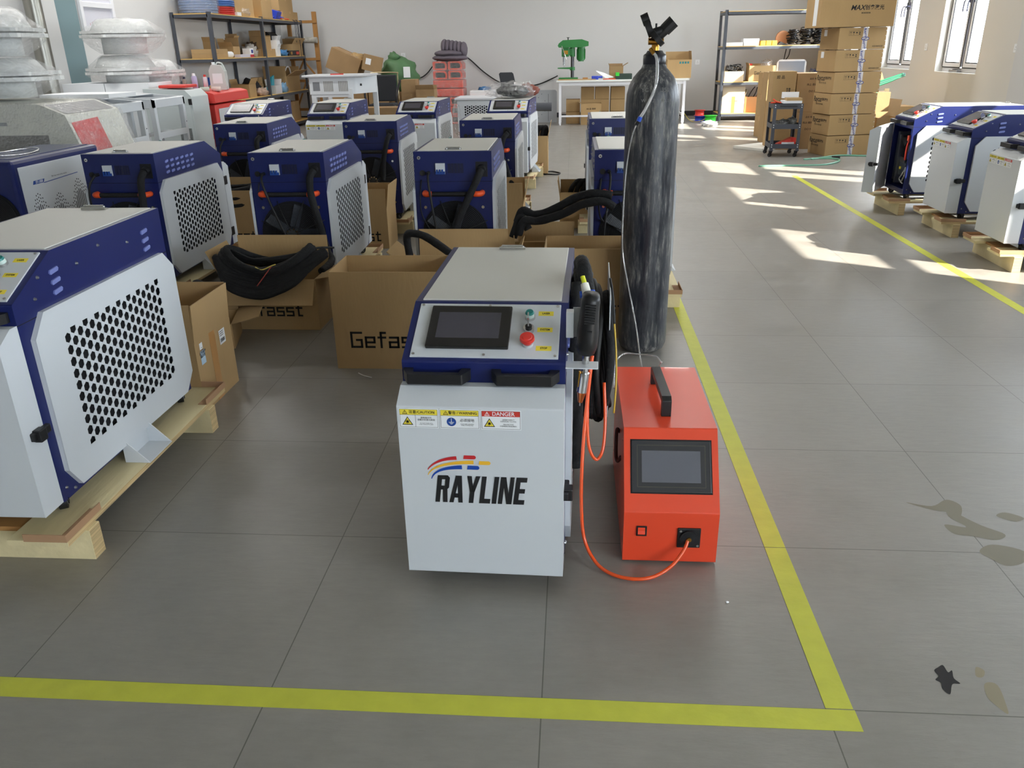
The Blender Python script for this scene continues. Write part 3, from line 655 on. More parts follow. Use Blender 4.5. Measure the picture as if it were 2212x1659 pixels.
# holder brackets and hook plate on its right side, still parts of the front machine
hb = MB(); x0 = .2
hb.box(x0+.016, x0+.072, .047, .049, .668, .745); hb.box(x0, x0+.018, .02, .049, .675, .74)
hb.build('gun_bracket', WHITE, W2, .001)
MB().box(x0, x0+.078, -.012, .035, .606, .609).build('nozzle_bracket', WHITE, W2, .001)
hk = MB(); hk.box(x0+.108, x0+.111, .30, .66, .33, .70)
for k in range(7): hk.box(x0+.098, x0+.108, .42+.0*k, .43, .42+.035*k, .43+.035*k)
hk.box(x0, x0+.11, .46, .50, .52, .523); hk.build('hook_plate', WHITE, W2, .001)
# ------------------------------------------------------------------ welding gun hanging in the bracket
gun = thing('welding_gun', 'black hand-held welding gun with copper tip in a bracket beside the front machine', 'welding gun', (1.291, .475, .62))
def GL_(p): return (p[0]-1.291, p[1]-.475, p[2]-.62)
g = MB(); prof = [(.0, .0), (.021, .002), (.0255, .02), (.026, .05), (.0235, .085), (.0225, .11), (.0225, .135), (.0195, .15), (.0, .152)]
mt = T((0, 0, .003), 0, .12, .06)
g.lathe([(r*1.0, z) for r, z in prof], 24, mat=mt, sx=1.0, sy=1.25); gb = g.build('grip', BLACK, gun)
rb = MB()
for k in range(8): rb.box(-.012, .012, -.0305, -.027, .088+.0065*k, .091+.0065*k, None, mt)
rb.box(-.005, .008, -.0335, -.029, .068, .071, None, mt); rb.build('grip_ribs', RUBBER, gb)
n1 = MB(); n1.cyl((0, 0, -.004), (-.003, 0, -.05), .0085, n=18).cyl((-.003, 0, -.05), (-.009, 0, -.1), .0125, n=20); n1.build('nozzle_tube', CHROME, gun)
n2 = MB(); n2.cyl((-.009, 0, -.1), (-.0125, 0, -.128), .0115, .0055, 18); n2.build('copper_tip', COPPER, gun)
n3 = MB(); n3.cyl((-.0125, 0, -.128), (-.0135, 0, -.138), .0015, n=6); n3.build('wire_tip', STEEL, gun)
n4 = MB(); n4.cyl((-.014, -.004, -.045), (-.017, -.004, -.085), .0035, n=8); n4.build('gas_fitting', BRASS, gun)
n5 = MB(); n5.cyl((.0, .02, .14), (-.006, .035, .163), .0115, .0095, 16, M('cream_plastic', (228, 226, 214), .5)).cyl((-.006, .035, .163), (-.011, .045, .178), .006, .0055, 12, M('yellow_sleeve', (215, 220, 40), .5)); n5.build('strain_relief', PAPER, gun)
n6 = MB(); n6.cyl((.012, .02, .138), (.013, .026, .150), .006, n=12).cyl((-.011, .022, .132), (-.012, .028, .146), .006, n=12); n6.build('air_fitting', M('blue_fitting', (30, 85, 200), .4), gun)
# coiled cable bundle hanging from the hook plate
cb = thing('cable_bundle', 'coiled black gun cable and hoses hanging on the right side of the front machine', 'cable', (1.31, .9, .45))
def rel(o, pts): return [(p[0]-o.location[0], p[1]-o.location[1], p[2]-o.location[2]) for p in pts]
random.seed(3)
co = MB()
for k in range(14):
    x = 1.276+.0068*k; dy = random.uniform(-.02, .02); top = .715-.008*k+random.uniform(-.02, .02); bot = .24+random.uniform(-.035, .05)+(.0 if k < 8 else .04)
    cy0 = .90+dy; ry = .17+random.uniform(-.02, .02); cz = (top+bot)/2; rz_ = (top-bot)/2
    co.tube(rel(cb, [(x+.006*math.sin(3*a+k), cy0+ry*math.cos(a), cz+rz_*math.sin(a)) for a in [2*PI*i/12 for i in range(12)]]), .0085 if k % 3 else .012, 8, FABRIC if k % 3 == 0 else RUBBER, None, 4, True)
co.build('cable_coil', RUBBER, cb)
sl = MB(); sl.tube(rel(cb, [(1.272, .74, .72), (1.268, .68, .60), (1.268, .66, .42), (1.27, .66, .30), (1.272, .66, .215)]), .021, 12, wob=.25); sl.tube(rel(cb, [(1.275, .95, .66), (1.28, .86, .745), (1.288, .79, .74), (1.30, .74, .66)]), .02, 12, wob=.25)
sl.build('cable_sleeve', FABRIC, cb)
yl = MB(); yl.tube(rel(cb, [(1.362, .86, .70), (1.368, .80, .66), (1.372, .76, .60)]), .0035); yl.build('control_wire', RUBBER, cb)
yl = MB(); yl.tube(rel(cb, [(1.372, .76, .60), (1.378, .73, .52), (1.379, .71, .44), (1.375, .70, .36)]), .0026); yl.build('yellow_wire', M('yellow_lead', (205, 170, 60), .4), cb)
# orange hose from the bundle round the floor to the feeder socket
oh = MB().tube([(1.31, .62, .56), (1.302, .60, .48), (1.293, .58, .38), (1.287, .55, .27), (1.287, .53, .16), (1.296, .515, .07), (1.325, .48, .022), (1.365, .445, .009), (1.42, .425, .008), (1.475, .43, .012), (1.525, .455, .03), (1.558, .48, .062), (1.571, .5, .087), (1.571, .52, .09)], .0048, 10)
tag(oh.build('orange_hose', M('orange_hose_mat', (235, 85, 30), .25, coat=.4)), 'orange hose looping over the floor from the cable coil into the orange feeder', 'hose')
oh = MB().tube([(1.305, .66, .50), (1.300, .62, .40), (1.305, .60, .31), (1.325, .60, .267), (1.343, .61, .29), (1.349, .64, .36), (1.345, .68, .46)], .0045, 10)
tag(oh.build('orange_hose', M('orange_hose_mat')), 'short orange hose loop hanging below the cable coil', 'hose')
# ------------------------------------------------------------------ orange wire feeder
fe = thing('wire_feeder', 'orange-red wire feeder with dark touch screen on the floor', 'wire feeder', (1.525, .508, 0))
fb = MB(); fw = .125
fb.prism([(0, .008), (0, .16), (.132, .345), (.585, .345), (.585, .008)], -fw, fw); fb.build('feeder_case', REDP, fe, .0025)
fs = Vector((0, .132, .185)).normalized(); FP = fr(0, .066, .2525, (1, 0, 0), fs)
MB().box(-.108, .108, -.064, .082, -.001, .0008, None, FP).build('screen_recess', HOLE, fe)
dp = MB().box(-.105, .105, -.061, .079, 0, .004, None, FP).build('display', M('display_grey', (50, 51, 54), .25), fe, .002)
MB().box(-.078, .077, -.034, .051, .0038, .0045, None, FP).build('screen', M('screen_grey', (96, 98, 106), .3), dp)
ln = MB()
for a in ((-.09, -.0895, -.046, .066), (.0895, .09, -.046, .066), (-.09, .09, -.0465, -.046), (-.09, .09, .0655, .066)): ln.quad([(a[0], a[2], .0042), (a[1], a[2], .0042), (a[1], a[3], .0042), (a[0], a[3], .0042)], None, FP)
ln.build('border_line', M('olive_line', (110, 108, 80), .5), dp)
hh = MB(); hp = [(-.0, .345), (0, .392), (.012, .402), (.238, .402), (.25, .392), (.25, .345), (.232, .345), (.228, .384), (.022, .384), (.018, .345)]
HM = T((-.004, .205, 0), .04)
for idx in ((0, 1, 2, 8, 9), (2, 3, 7, 8), (3, 4, 5, 6, 7)): hh.prism([hp[i] for i in idx], -.013, .013, 'x', None, HM)
hh.build('carry_handle', BLACK, fe, .002)
rs = MB().box(-.091, -.063, -.003, .0, .088, .119).build('rocker_switch', BLACK, fe, .001)
MB().prism([(-.003, .092), (-.008, .097), (-.005, .105), (-.003, .115)], -.087, -.068, 'x', M('switch_red', (230, 70, 40), .3)).build('switch_key', None, rs)
so = MB().box(.018, .079, -.005, 0, .056, .116); so.cyl((.048, -.011, .087), (.048, -.004, .087), .024, n=28, m=BLACK)
soo = so.build('hose_socket', BLACK, fe, .002)
MB().cyl((.048, -.0115, .087), (.048, -.0105, .087), .019, n=24).build('socket_opening', HOLE, soo)
MB().cyl((.048, -.016, .087), (.048, -.004, .087), .006, n=14).build('hose_fitting', BRASS, soo)
for (x, z) in ((.026, .108), (.072, .064)): MB().cyl((x, -.007, z), (x, -.004, z), .0035, n=12).build('screw', CHROME, soo)
for i, (x, y, z) in enumerate(((-.125, .03, .06), (-.125, .15, .3), (-.125, .55, .06))): MB().cyl((x-.002, y, z), (x, y, z), .004, n=10).build('screw', CHROME, fe)
for x in (-.1, .1):
    for y in (.04, .54): MB().cyl((x, y, 0), (x, y, .009), .013, n=14).build('foot', RUBBER, fe)
fh = MB(); fh.tube([(-.125, .30, .25), (-.135, .27, .27), (-.137, .24, .21), (-.134, .21, .2), (-.125, .2, .22)], .005); fh.build('feeder_lead', M('dark_red_lead', (70, 14, 12), .4), fe)
# ------------------------------------------------------------------ gas cylinder with regulator and tubing
def drum_mat():
    m = M('cylinder_paint', (34, 36, 42), .42); nt = m.node_tree; N = nt.nodes; Lk = nt.links; p = N['Principled BSDF']
    tc = N.new('ShaderNodeTexCoord'); mp = N.new('ShaderNodeMapping'); mp.inputs['Scale'].default_value = (1, 1, .12); Lk.new(tc.outputs['Object'], mp.inputs[0])
    n = N.new('ShaderNodeTexNoise'); n.inputs['Scale'].default_value = 70; n.inputs['Detail'].default_value = 8; n.inputs['Roughness'].default_value = .75; Lk.new(mp.outputs[0], n.inputs['Vector'])
    n2 = N.new('ShaderNodeTexNoise'); n2.inputs['Scale'].default_value = 5; n2.inputs['Detail'].default_value = 5; Lk.new(tc.outputs['Object'], n2.inputs['Vector'])
    ad = N.new('ShaderNodeMath'); ad.operation = 'ADD'; ml = N.new('ShaderNodeMath'); ml.operation = 'MULTIPLY'; ml.inputs[1].default_value = .5; Lk.new(n2.outputs[0], ml.inputs[0]); Lk.new(n.outputs[0], ad.inputs[0]); Lk.new(ml.outputs[0], ad.inputs[1])
    cr = N.new('ShaderNodeValToRGB'); e = cr.color_ramp.elements; e[0].position = .60; e[0].color = srgb(28, 31, 40); e[1].position = .98; e[1].color = srgb(165, 163, 158)
    q = cr.color_ramp.elements.new(.76); q.color = srgb(56, 58, 63); q = cr.color_ramp.elements.new(.85); q.color = srgb(100, 99, 97)
    Lk.new(ad.outputs[0], cr.inputs[0]); Lk.new(cr.outputs[0], p.inputs['Base Color'])
    rr_ = N.new('ShaderNodeMapRange'); rr_.inputs[1].default_value = .7; rr_.inputs[2].default_value = .95; rr_.inputs[3].default_value = .28; rr_.inputs[4].default_value = .75; Lk.new(ad.outputs[0], rr_.inputs[0]); Lk.new(rr_.outputs[0], p.inputs['Roughness'])
    return m
DRUMM = drum_mat()
CX, CY = 1.579, 2.205
gc = thing('gas_cylinder', 'tall scuffed black gas cylinder standing on the floor behind the orange feeder', 'gas cylinder', (CX, CY, 0))
prof = [(.0, .004), (.068, .0), (.078, .006), (.098, .02), (.108, .045), (.1095, .075), (.1095, 1.08), (.107, 1.115), (.0985, 1.15), (.083, 1.18), (.063, 1.203), (.052, 1.214), (.047, 1.226), (.043, 1.235), (0, 1.237)]
MB().lathe(prof, 56).build('cylinder_body', DRUMM, gc)
MB().lathe([(.044, 1.226), (.046, 1.23), (.046, 1.262), (.043, 1.266), (.036, 1.27), (.03, 1.28), (.0, 1.282)], 36).build('neck_ring', M('neck_black', (30, 31, 40), .3), gc)
text('YC 2102352', .022, M('stamp_grey', (120, 120, 118), .6), gc, fr(0, -.0995, 1.135, (1, 0, 0), (0, .35, 1)), bold=.01)
text('W 55.7  V 40.1', .018, M('stamp_grey'), gc, fr(0, -.1085, 1.095, (1, 0, 0), (0, .08, 1)), bold=.01)
rg = thing('gas_regulator', 'black gas regulator with round gauge and knob on top of the cylinder', 'regulator', (CX, CY-.02, 1.28))
v = MB(); v.cyl((0, .01, -.005), (0, .01, .06), .015, n=16).cyl((-.03, .0, .035), (.03, .0, .035), .013, n=16); v.build('valve', BRASS, rg)
k = MB(); kd = Vector((.72, -.1, .69)).normalized(); p0 = Vector((.006, -.01, .05))
k.cyl(p0, p0+kd*.035, .018, .020, 16); k.cyl(p0+kd*.035, p0+kd*.082, .025, .026, 9); k.build('knob', BLACK, rg, .002)
gd = Vector((.92, -.08, .39)).normalized()
for (gx, gy, gz, gr, gt) in ((-.045, -.01, .115, .022, .012), (-.031, -.018, .083, .034, .010)):
    g0 = Vector((gx, gy, gz)); gg = MB(); gg.cyl(g0-gd*gt*1.25, g0+gd*gt*1.25, gr, n=28); gg.build('gauge', BLACK, rg, .002)
q_ = MB(); c3 = Vector((.001, -.03, .047)); dq = Vector((.74, -.12, .66)).normalized(); q_.cyl(c3-dq*.010, c3+dq*.010, .036, n=28); q_.build('flow_disc', BLACK, rg, .002)
MB().cyl((-.022, -.012, .06), (.03, -.012, .075), .019, n=18).build('regulator_body', BLACKM, rg)
MB().cyl((-.001, .0, .06), (-.001, .0, .1), .004, n=10).build('stem', BLACKM, rg)
MB().cyl((-.024, -.035, .008), (-.009, -.045, -.012), .0075, n=12).build('hose_barb', BRASS, rg)
th = MB().tube([(CX-.009, CY-.065, 1.27), (CX+.003, CY-.075, 1.245), (CX+.002, CY-.112, 1.17), (CX-.012, CY-.119, 1.12), (CX-.04, CY-.118, 1.06), (CX-.058, CY-.113, 1.03)], .0062, 12)
tag(th.build('gas_hose', CLEAR), 'thick clear gas hose down the cylinder shoulder to the blue connector', 'hose')
bc = MB().cyl((CX-.056, CY-.114, 1.035), (CX-.063, CY-.114, 1.018), .009, n=18, m=M('blue_fitting')).cyl((CX-.063, CY-.114, 1.018), (CX-.072, CY-.112, 1.004), .0075, n=14, m=BLACK)
tag(bc.build('push_connector', M('blue_fitting')), 'small blue hose connector lying against the gas cylinder', 'connector')
pts = [(CX-.07, CY-.112, 1.006), (CX-.088, CY-.108, .95), (CX-.103, CY-.105, .84), (CX-.11, CY-.11, .70), (CX-.112, CY-.12, .56), (CX-.105, CY-.13, .46), (CX-.085, CY-.16, .36), (CX-.05, CY-.25, .20), (1.535, 1.62, .13), (1.55, 1.35, .23), (1.548, 1.12, .352)]
tag(MB().tube(pts, .003, 8).build('gas_tube', CLEAR), 'thin clear tube running from the blue connector down to the feeder', 'hose')
tag(MB().tube([(1.40, 1.16, .24), (1.405, 1.25, .29), (1.44, 1.33, .30), (1.49, 1.30, .31), (1.535, 1.19, .345), (1.545, 1.12, .352)], .003, 8).build('gas_tube', CLEAR), 'thin clear tube arching over the back edge of the feeder', 'hose')

# ------------------------------------------------------------------ pallets
def make_pallet(label, group, L_=1.055, W_=.5):
    """origin under the machine origin; beams cross the machine, boards run along it"""
    t = thing('pallet', label, 'pallet', (0, 0, 0), 0, group)
    for y in (-.04, .76):
        MB().box(-W_/2-.02, W_/2+.02, y, y+.05, 0, .094).box(W_/2+.0201, W_/2+.0212, y+.0005, y+.0495, .001, .093, PLY).build('beam', PINE, t, .002)
    for s_ in (-1, 1):
        x = s_*(W_/2-.075); MB().box(x-.085, x+.085, -.12, L_-.12, .094, .111).box(x+s_*.0851-.0004, x+s_*.0851+.0004, -.119, L_-.121, .0945, .1105, PLY).build('deck_board', PINE, t, .001)
    MB().box(-W_/2+.095, W_/2-.095, -.05, .06, .094, .108).build('cross_board', OLDWOOD, t)
    for (x, y, sx, sy_) in ((1, -1, 1, 1), (1, 1, 1, -1), (-1, -1, -1, 1), (-1, 1, -1, -1)):
        px = x*(W_/2+.012); py = -.125 if y < 0 else L_-.115; q = MB(); h0, h1 = .111, .133
        q.box(min(px, px-sx*.003), max(px, px-sx*.003), min(py, py+sy_*.17), max(py, py+sy_*.17), h0, h1); q.box(min(px, px-sx*.12), max(px, px-sx*.12), min(py, py+sy_*.003), max(py, py+sy_*.003), h0, h1)
        q.box(min(px, px-sx*.035), max(px, px-sx*.035), min(py, py+sy_*.17), max(py, py+sy_*.17), .1111, .1122); q.build('corner_guard', M('card_guard', (176, 138, 104), .85), t)
    return t
PG = 'pine pallets under the welders'
pal = make_pallet('pine pallet with paper corner guards under the big left welder', PG)
pal.location = welder.location - Vector((0, 0, Z0)); pal.location.x += .01; pal.rotation_euler = (0, 0, .004)
for mch, lb in ((WB, 'pallet under the back-turned welder beside the slotted white machine'), (WC, 'pallet under the back-turned welder behind the cable-filled carton'),
                (WD, 'pallet under the back-turned welder right behind the logo machine'), (WE, 'pallet half hidden behind the gas cylinder, its paper corner showing'),
                (WB2, 'pallet under the second-row welder in front of the red cabinet'), (WC2, 'pallet under the middle second-row welder'), (WD2, 'pallet under the second-row welder at the aisle'),
                (WE2, 'pallet under the second-row welder behind the gas cylinder'), (F1, 'pallet under the leftmost forward-facing welder'), (F2, 'pallet under the second forward-facing welder'), (F3, 'pallet under the third forward-facing welder'), (F4, 'pallet under the rightmost forward-facing welder'),
                (G1, 'pallet under the open-doored welder by the windows'), (G2, 'pallet under the middle welder by the windows'), (G3, 'pallet under the welder by the windows nearest the camera')):
    dup(pal, lb, PG, (mch.location.x, mch.location.y, 0), mch.rotation_euler[2])
# ------------------------------------------------------------------ cartons
def carton(label, x, y, w_, d, h, rz=0., z=0., group=None, flaps=None, m=CARD, tape=True, name='carton', print_=None, pm=None, cat='carton', tapem=None):
    """x, y = centre of the base. flaps = {'f','b','l','r': (length, angle from upright, outwards)}; None = closed box"""
    t = thing(name, label, cat, (x, y, z), rz, group)
    a, b, th = w_/2, d/2, .005
    if flaps is None:
        MB().box(-a, a, -b, b, 0, h).build('box_body', m, t, .003)
        if tape:
            q = MB(); tw = .024 if w_ > .2 else .012
            q.box(-a-.0005, a+.0005, -tw, tw, h, h+.0006); q.box(a, a+.0006, -tw, tw, h-.07*min(1, h/.3), h+.0005); q.box(-a-.0006, -a, -tw, tw, h-.07*min(1, h/.3), h+.0005)
            q.build('tape', tapem or PTAPE, t)
    else:
        mb = MB(); mb.box(-a, a, -b, -b+th, 0, h).box(-a, a, b-th, b, 0, h).box(-a, -a+th, -b+th, b-th, 0, h).box(a-th, a, -b+th, b-th, 0, h).box(-a+th, a-th, -b+th, b-th, 0, th)
        mb.build('box_body', m, t)
        for k, (L_, an) in flaps.items():
            f = MB(); sp = {'f': (w_, 0, -b, 0), 'b': (w_, 0, b, PI), 'l': (d, -a, 0, -PI/2), 'r': (d, a, 0, PI/2)}[k]
            mm = Matrix.Translation((sp[1], sp[2], h)) @ Matrix.Rotation(sp[3], 4, 'Z') @ Matrix.Rotation(math.radians(an), 4, 'X')
            f.box(-sp[0]/2+.002, sp[0]/2-.002, 0, .004, .0, L_, None, mm); f.build('flap', m, t)
    if print_:
        for (wd, side, px, pz, hh) in print_:
            fm = {'f': fr(px, -b-.0008, pz, (1, 0, 0), (0, 0, 1)), 'l': fr(-a-.0008, px, pz, (0, -1, 0), (0, 0, 1)), 'r': fr(a+.0008, px, pz, (0, 1, 0), (0, 0, 1))}[side]
            if wd == 'Gefasst': gefasst(t, fm, hh, pm)
            else: text(wd, hh, pm or INK, t, fm, bold=.01)
    return t
def pic(parent, M_, k=1., n=4):
    """row of handling marks: arrows, glass, umbrella, stack limit"""
    mb = MB(); x = -.03*k*(n-1)/2
    for (a, b, c, d) in ((-.03*k*n/2-.005, .03*k*n/2+.005, .018*k, .0195*k), (-.03*k*n/2-.005, .03*k*n/2+.005, -.0195*k, -.018*k), (-.03*k*n/2-.005, -.03*k*n/2-.0035, -.018*k, .018*k), (.03*k*n/2+.0035, .03*k*n/2+.005, -.018*k, .018*k)):
        mb.quad([(a, c, 0), (b, c, 0), (b, d, 0), (a, d, 0)], None, M_)
    for i in range(n):
        cx = x+.03*k*i; s = k
        if i == 0:
            for o in (-.006, .006): rect(mb, cx+o*s, -.003*s, .002*s, .022*s, INK, M_); tri(mb, cx+o*s, .010*s, .009*s, INK, M_)
        elif i == 1: mb.quad([(cx-.008*s, .012*s, 0), (cx-.004*s, 0, 0), (cx+.004*s, 0, 0), (cx+.008*s, .012*s, 0)], INK, M_); rect(mb, cx, -.006*s, .002*s, .012*s, INK, M_); rect(mb, cx, -.012*s, .01*s, .002*s, INK, M_)
        elif i == 2: mb.quad([(cx+.01*s*math.cos(PI*j/8), .010*s*math.sin(PI*j/8), 0) for j in range(9)], INK, M_); rect(mb, cx, -.006*s, .0015*s, .014*s, INK, M_)
        else: rect(mb, cx, -.008*s, .013*s, .009*s, INK, M_); rect(mb, cx, .006*s, .013*s, .009*s, INK, M_)
    return mb.build('handling_marks', INK, parent)
CG = 'open cartons standing behind the welders'
carton('open empty carton with black printed word, left behind the front machine', .461, 2.065, .476, .29, .295, .0, group=CG, flaps={'f': (.143, 0), 'b': (.143, 4), 'l': (.143, 0), 'r': (.143, 0)}, print_=[('Gefasst', 'f', .018, .135, .075)])
c2 = carton('open carton heaped with black cable, front flap hanging over its printed word', -.25, 2.575, .48, .26, .262, -.01, group=CG, flaps={'f': (.135, 148), 'b': (.165, 2), 'l': (.15, 24), 'r': (.14, 80)}, print_=[('Gefasst', 'f', -.01, .105, .068)], m=CARD)
cs = carton('open carton with shipping stickers between the big left welder and its neighbour', -.315, 1.60, .29, .335, .285, .0, group=CG, flaps={'r': (.15, 4), 'b': (.15, 3), 'f': (.15, -4), 'l': (.15, 8)}, m=CARD)
MB().box(.1452, .1458, -.04, .012, .0, .285).build('tape', PTAPE, cs)
st = MB(); M1_ = fr(.1462, .075, .235, (0, 1, 0), (0, 0, 1)); rect(st, 0, 0, .055, .06, PAPER, M1_)
for k in range(3): rect(st, -.004, .022-.008*k, .034, .0025, INK, M1_, .0003)
for k in range(16): rect(st, -.02+.0026*k, -.014, .0012 if k % 3 else .0018, .016, INK, M1_, .0003)
st.build('shipping_label', PAPER, cs)
M2_ = fr(.1462, -.115, .235, (0, 1, 0), (0, 0, 1)); sb_ = MB(); rect(sb_, 0, -.02, .04, .055, M('pale_blue_label', (190, 215, 235), .5), M2_); rect(sb_, -.004, .026, .026, .026, PAPER, M2_)
sb2 = sb_.build('sorting_label', None, cs); text('二\n山东威海\n临沂市', .014, INK, sb2, M2_ @ Matrix.Translation((0, 0, .0006)), bold=.02)
carton('open carton right behind the front machine, beside the gas cylinder base', 1.365, 2.49, .48, .28, .285, .0, group=CG, flaps={'f': (.15, 0), 'b': (.15, 3), 'l': (.15, 0), 'r': (.15, 0)}, print_=[('Gefasst', 'f', -.03, .15, .07)])
carton('open carton behind the front machine with flaps spread and a sleeve bent into it', .70, 2.575, .46, .25, .30, .0, group=CG, flaps={'f': (.14, 60), 'b': (.155, 5), 'l': (.15, 50), 'r': (.15, 35)})
carton('open carton in the gap left of the nearer cylinder-side welder, under the sleeves', 1.115, 2.83, .30, .22, .295, .0, group=CG, flaps={'f': (.12, 30), 'b': (.15, 0), 'l': (.12, 5)})
ce2 = carton('open carton of black cable at the aisle, left of the farther welder behind the cylinder', 1.335, 5.03, .36, .26, .235, .0, group=CG, flaps={'f': (.04, -15), 'b': (.10, 3), 'l': (.13, 8)}, m=CARD)
carton('tall open carton with black cable by the rightmost forward-facing welder', .875, 7.90, .2, .26, .39, .0, group=CG, flaps={'r': (.17, 12), 'f': (.02, 0), 'b': (.06, 0), 'l': (.03, 0)})
carton('open carton behind the second-row welder at the aisle, right flap up', .76, 4.44, .30, .26, .29, .0, group=CG, flaps={'f': (.15, 6), 'b': (.15, 0), 'r': (.16, 12), 'l': (.12, 3)})
carton('open carton with printed word and pointed right flap, behind the middle second-row welder', -.25, 4.38, .42, .30, .275, .0, group=CG, flaps={'f': (.14, 0), 'b': (.14, 0), 'r': (.17, 8), 'l': (.14, 0)}, print_=[('Gefasst', 'f', -.03, .09, .075)])
carton('open carton holding thick cable, left of the second-row welder by the red cabinet', -1.16, 4.40, .42, .3, .26, .0, group=CG, flaps={'f': (.15, 4), 'b': (.2, 0), 'r': (.10, 40), 'l': (.14, 0)}, print_=[('Gefasst', 'f', -.03, .09, .075)])
carton('low dark carton with loose flaps between two welders, behind the stickered carton', -.52, 2.25, .30, .26, .12, .25, group=CG, flaps={'f': (.13, 85), 'r': (.13, 78), 'b': (.12, 30)})
# cables heaped in the cartons
def cable(label, runs, r, m=FABRIC, name='cable_coil', wob=.12, cat='cable', group=None, part=None):
    mb = MB()
    for p in runs: mb.tube(p, r, 10, wob=wob)
    return tag(mb.build(name, m), label, cat, group)
def cloop(cx, cy_, z, rx, ry, tilt=0., sag=0., n=12, ph=0.):
    return [(cx+rx*math.cos(2*PI*i/n+ph), cy_+ry*math.sin(2*PI*i/n+ph), z+tilt*math.cos(2*PI*i/n+ph)+sag*(math.cos(2*(2*PI*i/n+ph))+1)/2+.004*math.sin(5*i)) for i in range(n+1)]
mb = MB(); random.seed(5)
for k in range(6): mb.tube(cloop(-.255+.012*random.uniform(-1, 1), 2.50-.008*k, .295+.013*(k % 3), .235-.008*k, .10, .01*random.uniform(-1, 1), .09), .017, 10, FABRIC, wob=.12)
for k in range(8): mb.tube([(-.505+.004*k, 2.45-.004*k, .375-.009*k), (-.41+.006*math.sin(2.1*k), 2.40-.007*k, .325-.012*k), (-.25, 2.38-.008*k+.006*math.sin(3*k), .303-.0135*k), (-.09, 2.40-.006*k, .330-.009*k), (-.01+.02*math.sin(1.7*k), 2.46, .375-.005*k), (.04, 2.50, .395-.01*(k%3))], .0165, 10, FABRIC, wob=.12)
cbl = mb.build('cable_coil', FABRIC)
tag(cbl, 'big black cable coil heaped in and over the front-hanging flap of the open carton', 'cable')
mb = MB()
for k in range(4): mb.tube([(-.50+.03*k, 2.50, .385-.004*k), (-.42, 2.47, .40-.01*k), (-.30, 2.44, .365), (-.12, 2.46, .37+.004*k), (-.02, 2.52, .40), (.06-.01*k, 2.58, .39)], .0055, 8, RUBBER)
mb.build('thin_cable', RUBBER, cbl)
MB().tube([(-.27, 2.36, .345), (-.235, 2.35, .335), (-.19, 2.36, .352), (-.17, 2.365, .358)], .003, 6).build('yellow_wire', M('yellow_wire', (200, 180, 80), .5), cbl)
MB().tube([(-.19, 2.36, .350), (-.22, 2.335, .31), (-.255, 2.31, .265)], .0028, 6).build('red_wire', M('red_wire', (150, 50, 40), .5), cbl)
def sleeve(mach, label, pts, r=.0185):
    p = local(mach, [Vector(q) for q in pts]) if label is None else pts
    s = MB(); s.tube(p, r, 12, wob=.13); return s.build('cable_sleeve', FABRIC, mach)
def mloc(m, lx, lz, ly): # point given right-of-centre seen from behind, height, and distance behind the rear face
    return (-lx, .815+ly, lz)
def hang(mach, pts, r=.0185): s = MB(); s.tube([mloc(mach, *p) for p in pts], r, 12, wob=.13); s.build('cable_sleeve', FABRIC, mach)
def lead(mach, pts, r=.006, nm='power_lead'): s = MB(); s.tube([mloc(mach, *p) for p in pts], r, 8); s.build(nm, RUBBER, mach)
hang(WC, [(.148, .62, .03), (.135, .59, .06), (.135, .50, .07), (.165, .36, .08), (.20, .22, .10), (.235, .18, .17), (.215, .16, .30)])
lead(WC, [(-.125, .604, .03), (-.12, .57, .06), (-.09, .48, .075), (-.03, .32, .08), (.0, .25, .08)])
lead(WC, [(-.155, .56, .003), (-.16, .50, .02), (-.15, .47, .003)], .003)
hang(WD, [(.148, .62, .03), (.13, .58, .06), (.08, .48, .075), (.02, .36, .08), (-.03, .22, .09), (-.025, .12, .1)])
lead(WD, [(-.125, .604, .03), (-.12, .56, .06), (-.10, .42, .08), (-.075, .24, .08), (-.07, .15, .08)])
lead(WD, [(-.165, .57, .003), (-.172, .47, .03), (-.165, .39, .03), (-.12, .30, .03)], .003)
hang(WB, [(.148, .62, .03), (.14, .58, .06), (.135, .48, .07), (.14, .36, .08), (.16, .28, .08)])
lead(WB, [(-.125, .604, .03), (-.15, .55, .06), (-.16, .45, .06), (-.13, .38, .05)])
hang(WB2, [(.148, .62, .03), (.13, .59, .06), (.13, .50, .07), (.14, .40, .08)]); lead(WB2, [(-.125, .604, .03), (-.15, .55, .05), (-.15, .45, .06), (-.10, .36, .06)])
hang(WC2, [(.148, .62, .03), (.13, .58, .06), (.10, .46, .07), (.09, .36, .08), (.09, .30, .10)]); lead(WC2, [(-.125, .604, .03), (-.13, .58, .05), (-.13, .5, .06)])
hang(WD2, [(.148, .62, .03), (.12, .58, .06), (.11, .48, .08), (.15, .36, .09), (.19, .27, .16)])
lead(WE, [(-.125, .604, .03), (-.12, .57, .05), (-.13, .46, .07), (-.145, .34, .08), (-.15, .25, .06)]); lead(WE, [(-.165, .57, .003), (-.175, .45, .03), (-.165, .38, .03), (-.14, .35, .03)], .0045)
lead(WE2, [(-.125, .604, .03), (-.13, .58, .05)])
cable('thick black sleeve arched over the spread-flap carton behind the front machine', [[(.47, 2.50, .30), (.455, 2.49, .42), (.46, 2.48, .475), (.50, 2.46, .485), (.56, 2.43, .475), (.66, 2.36, .43), (.72, 2.33, .39), (.78, 2.34, .33)]], .019, name='cable_sleeve')
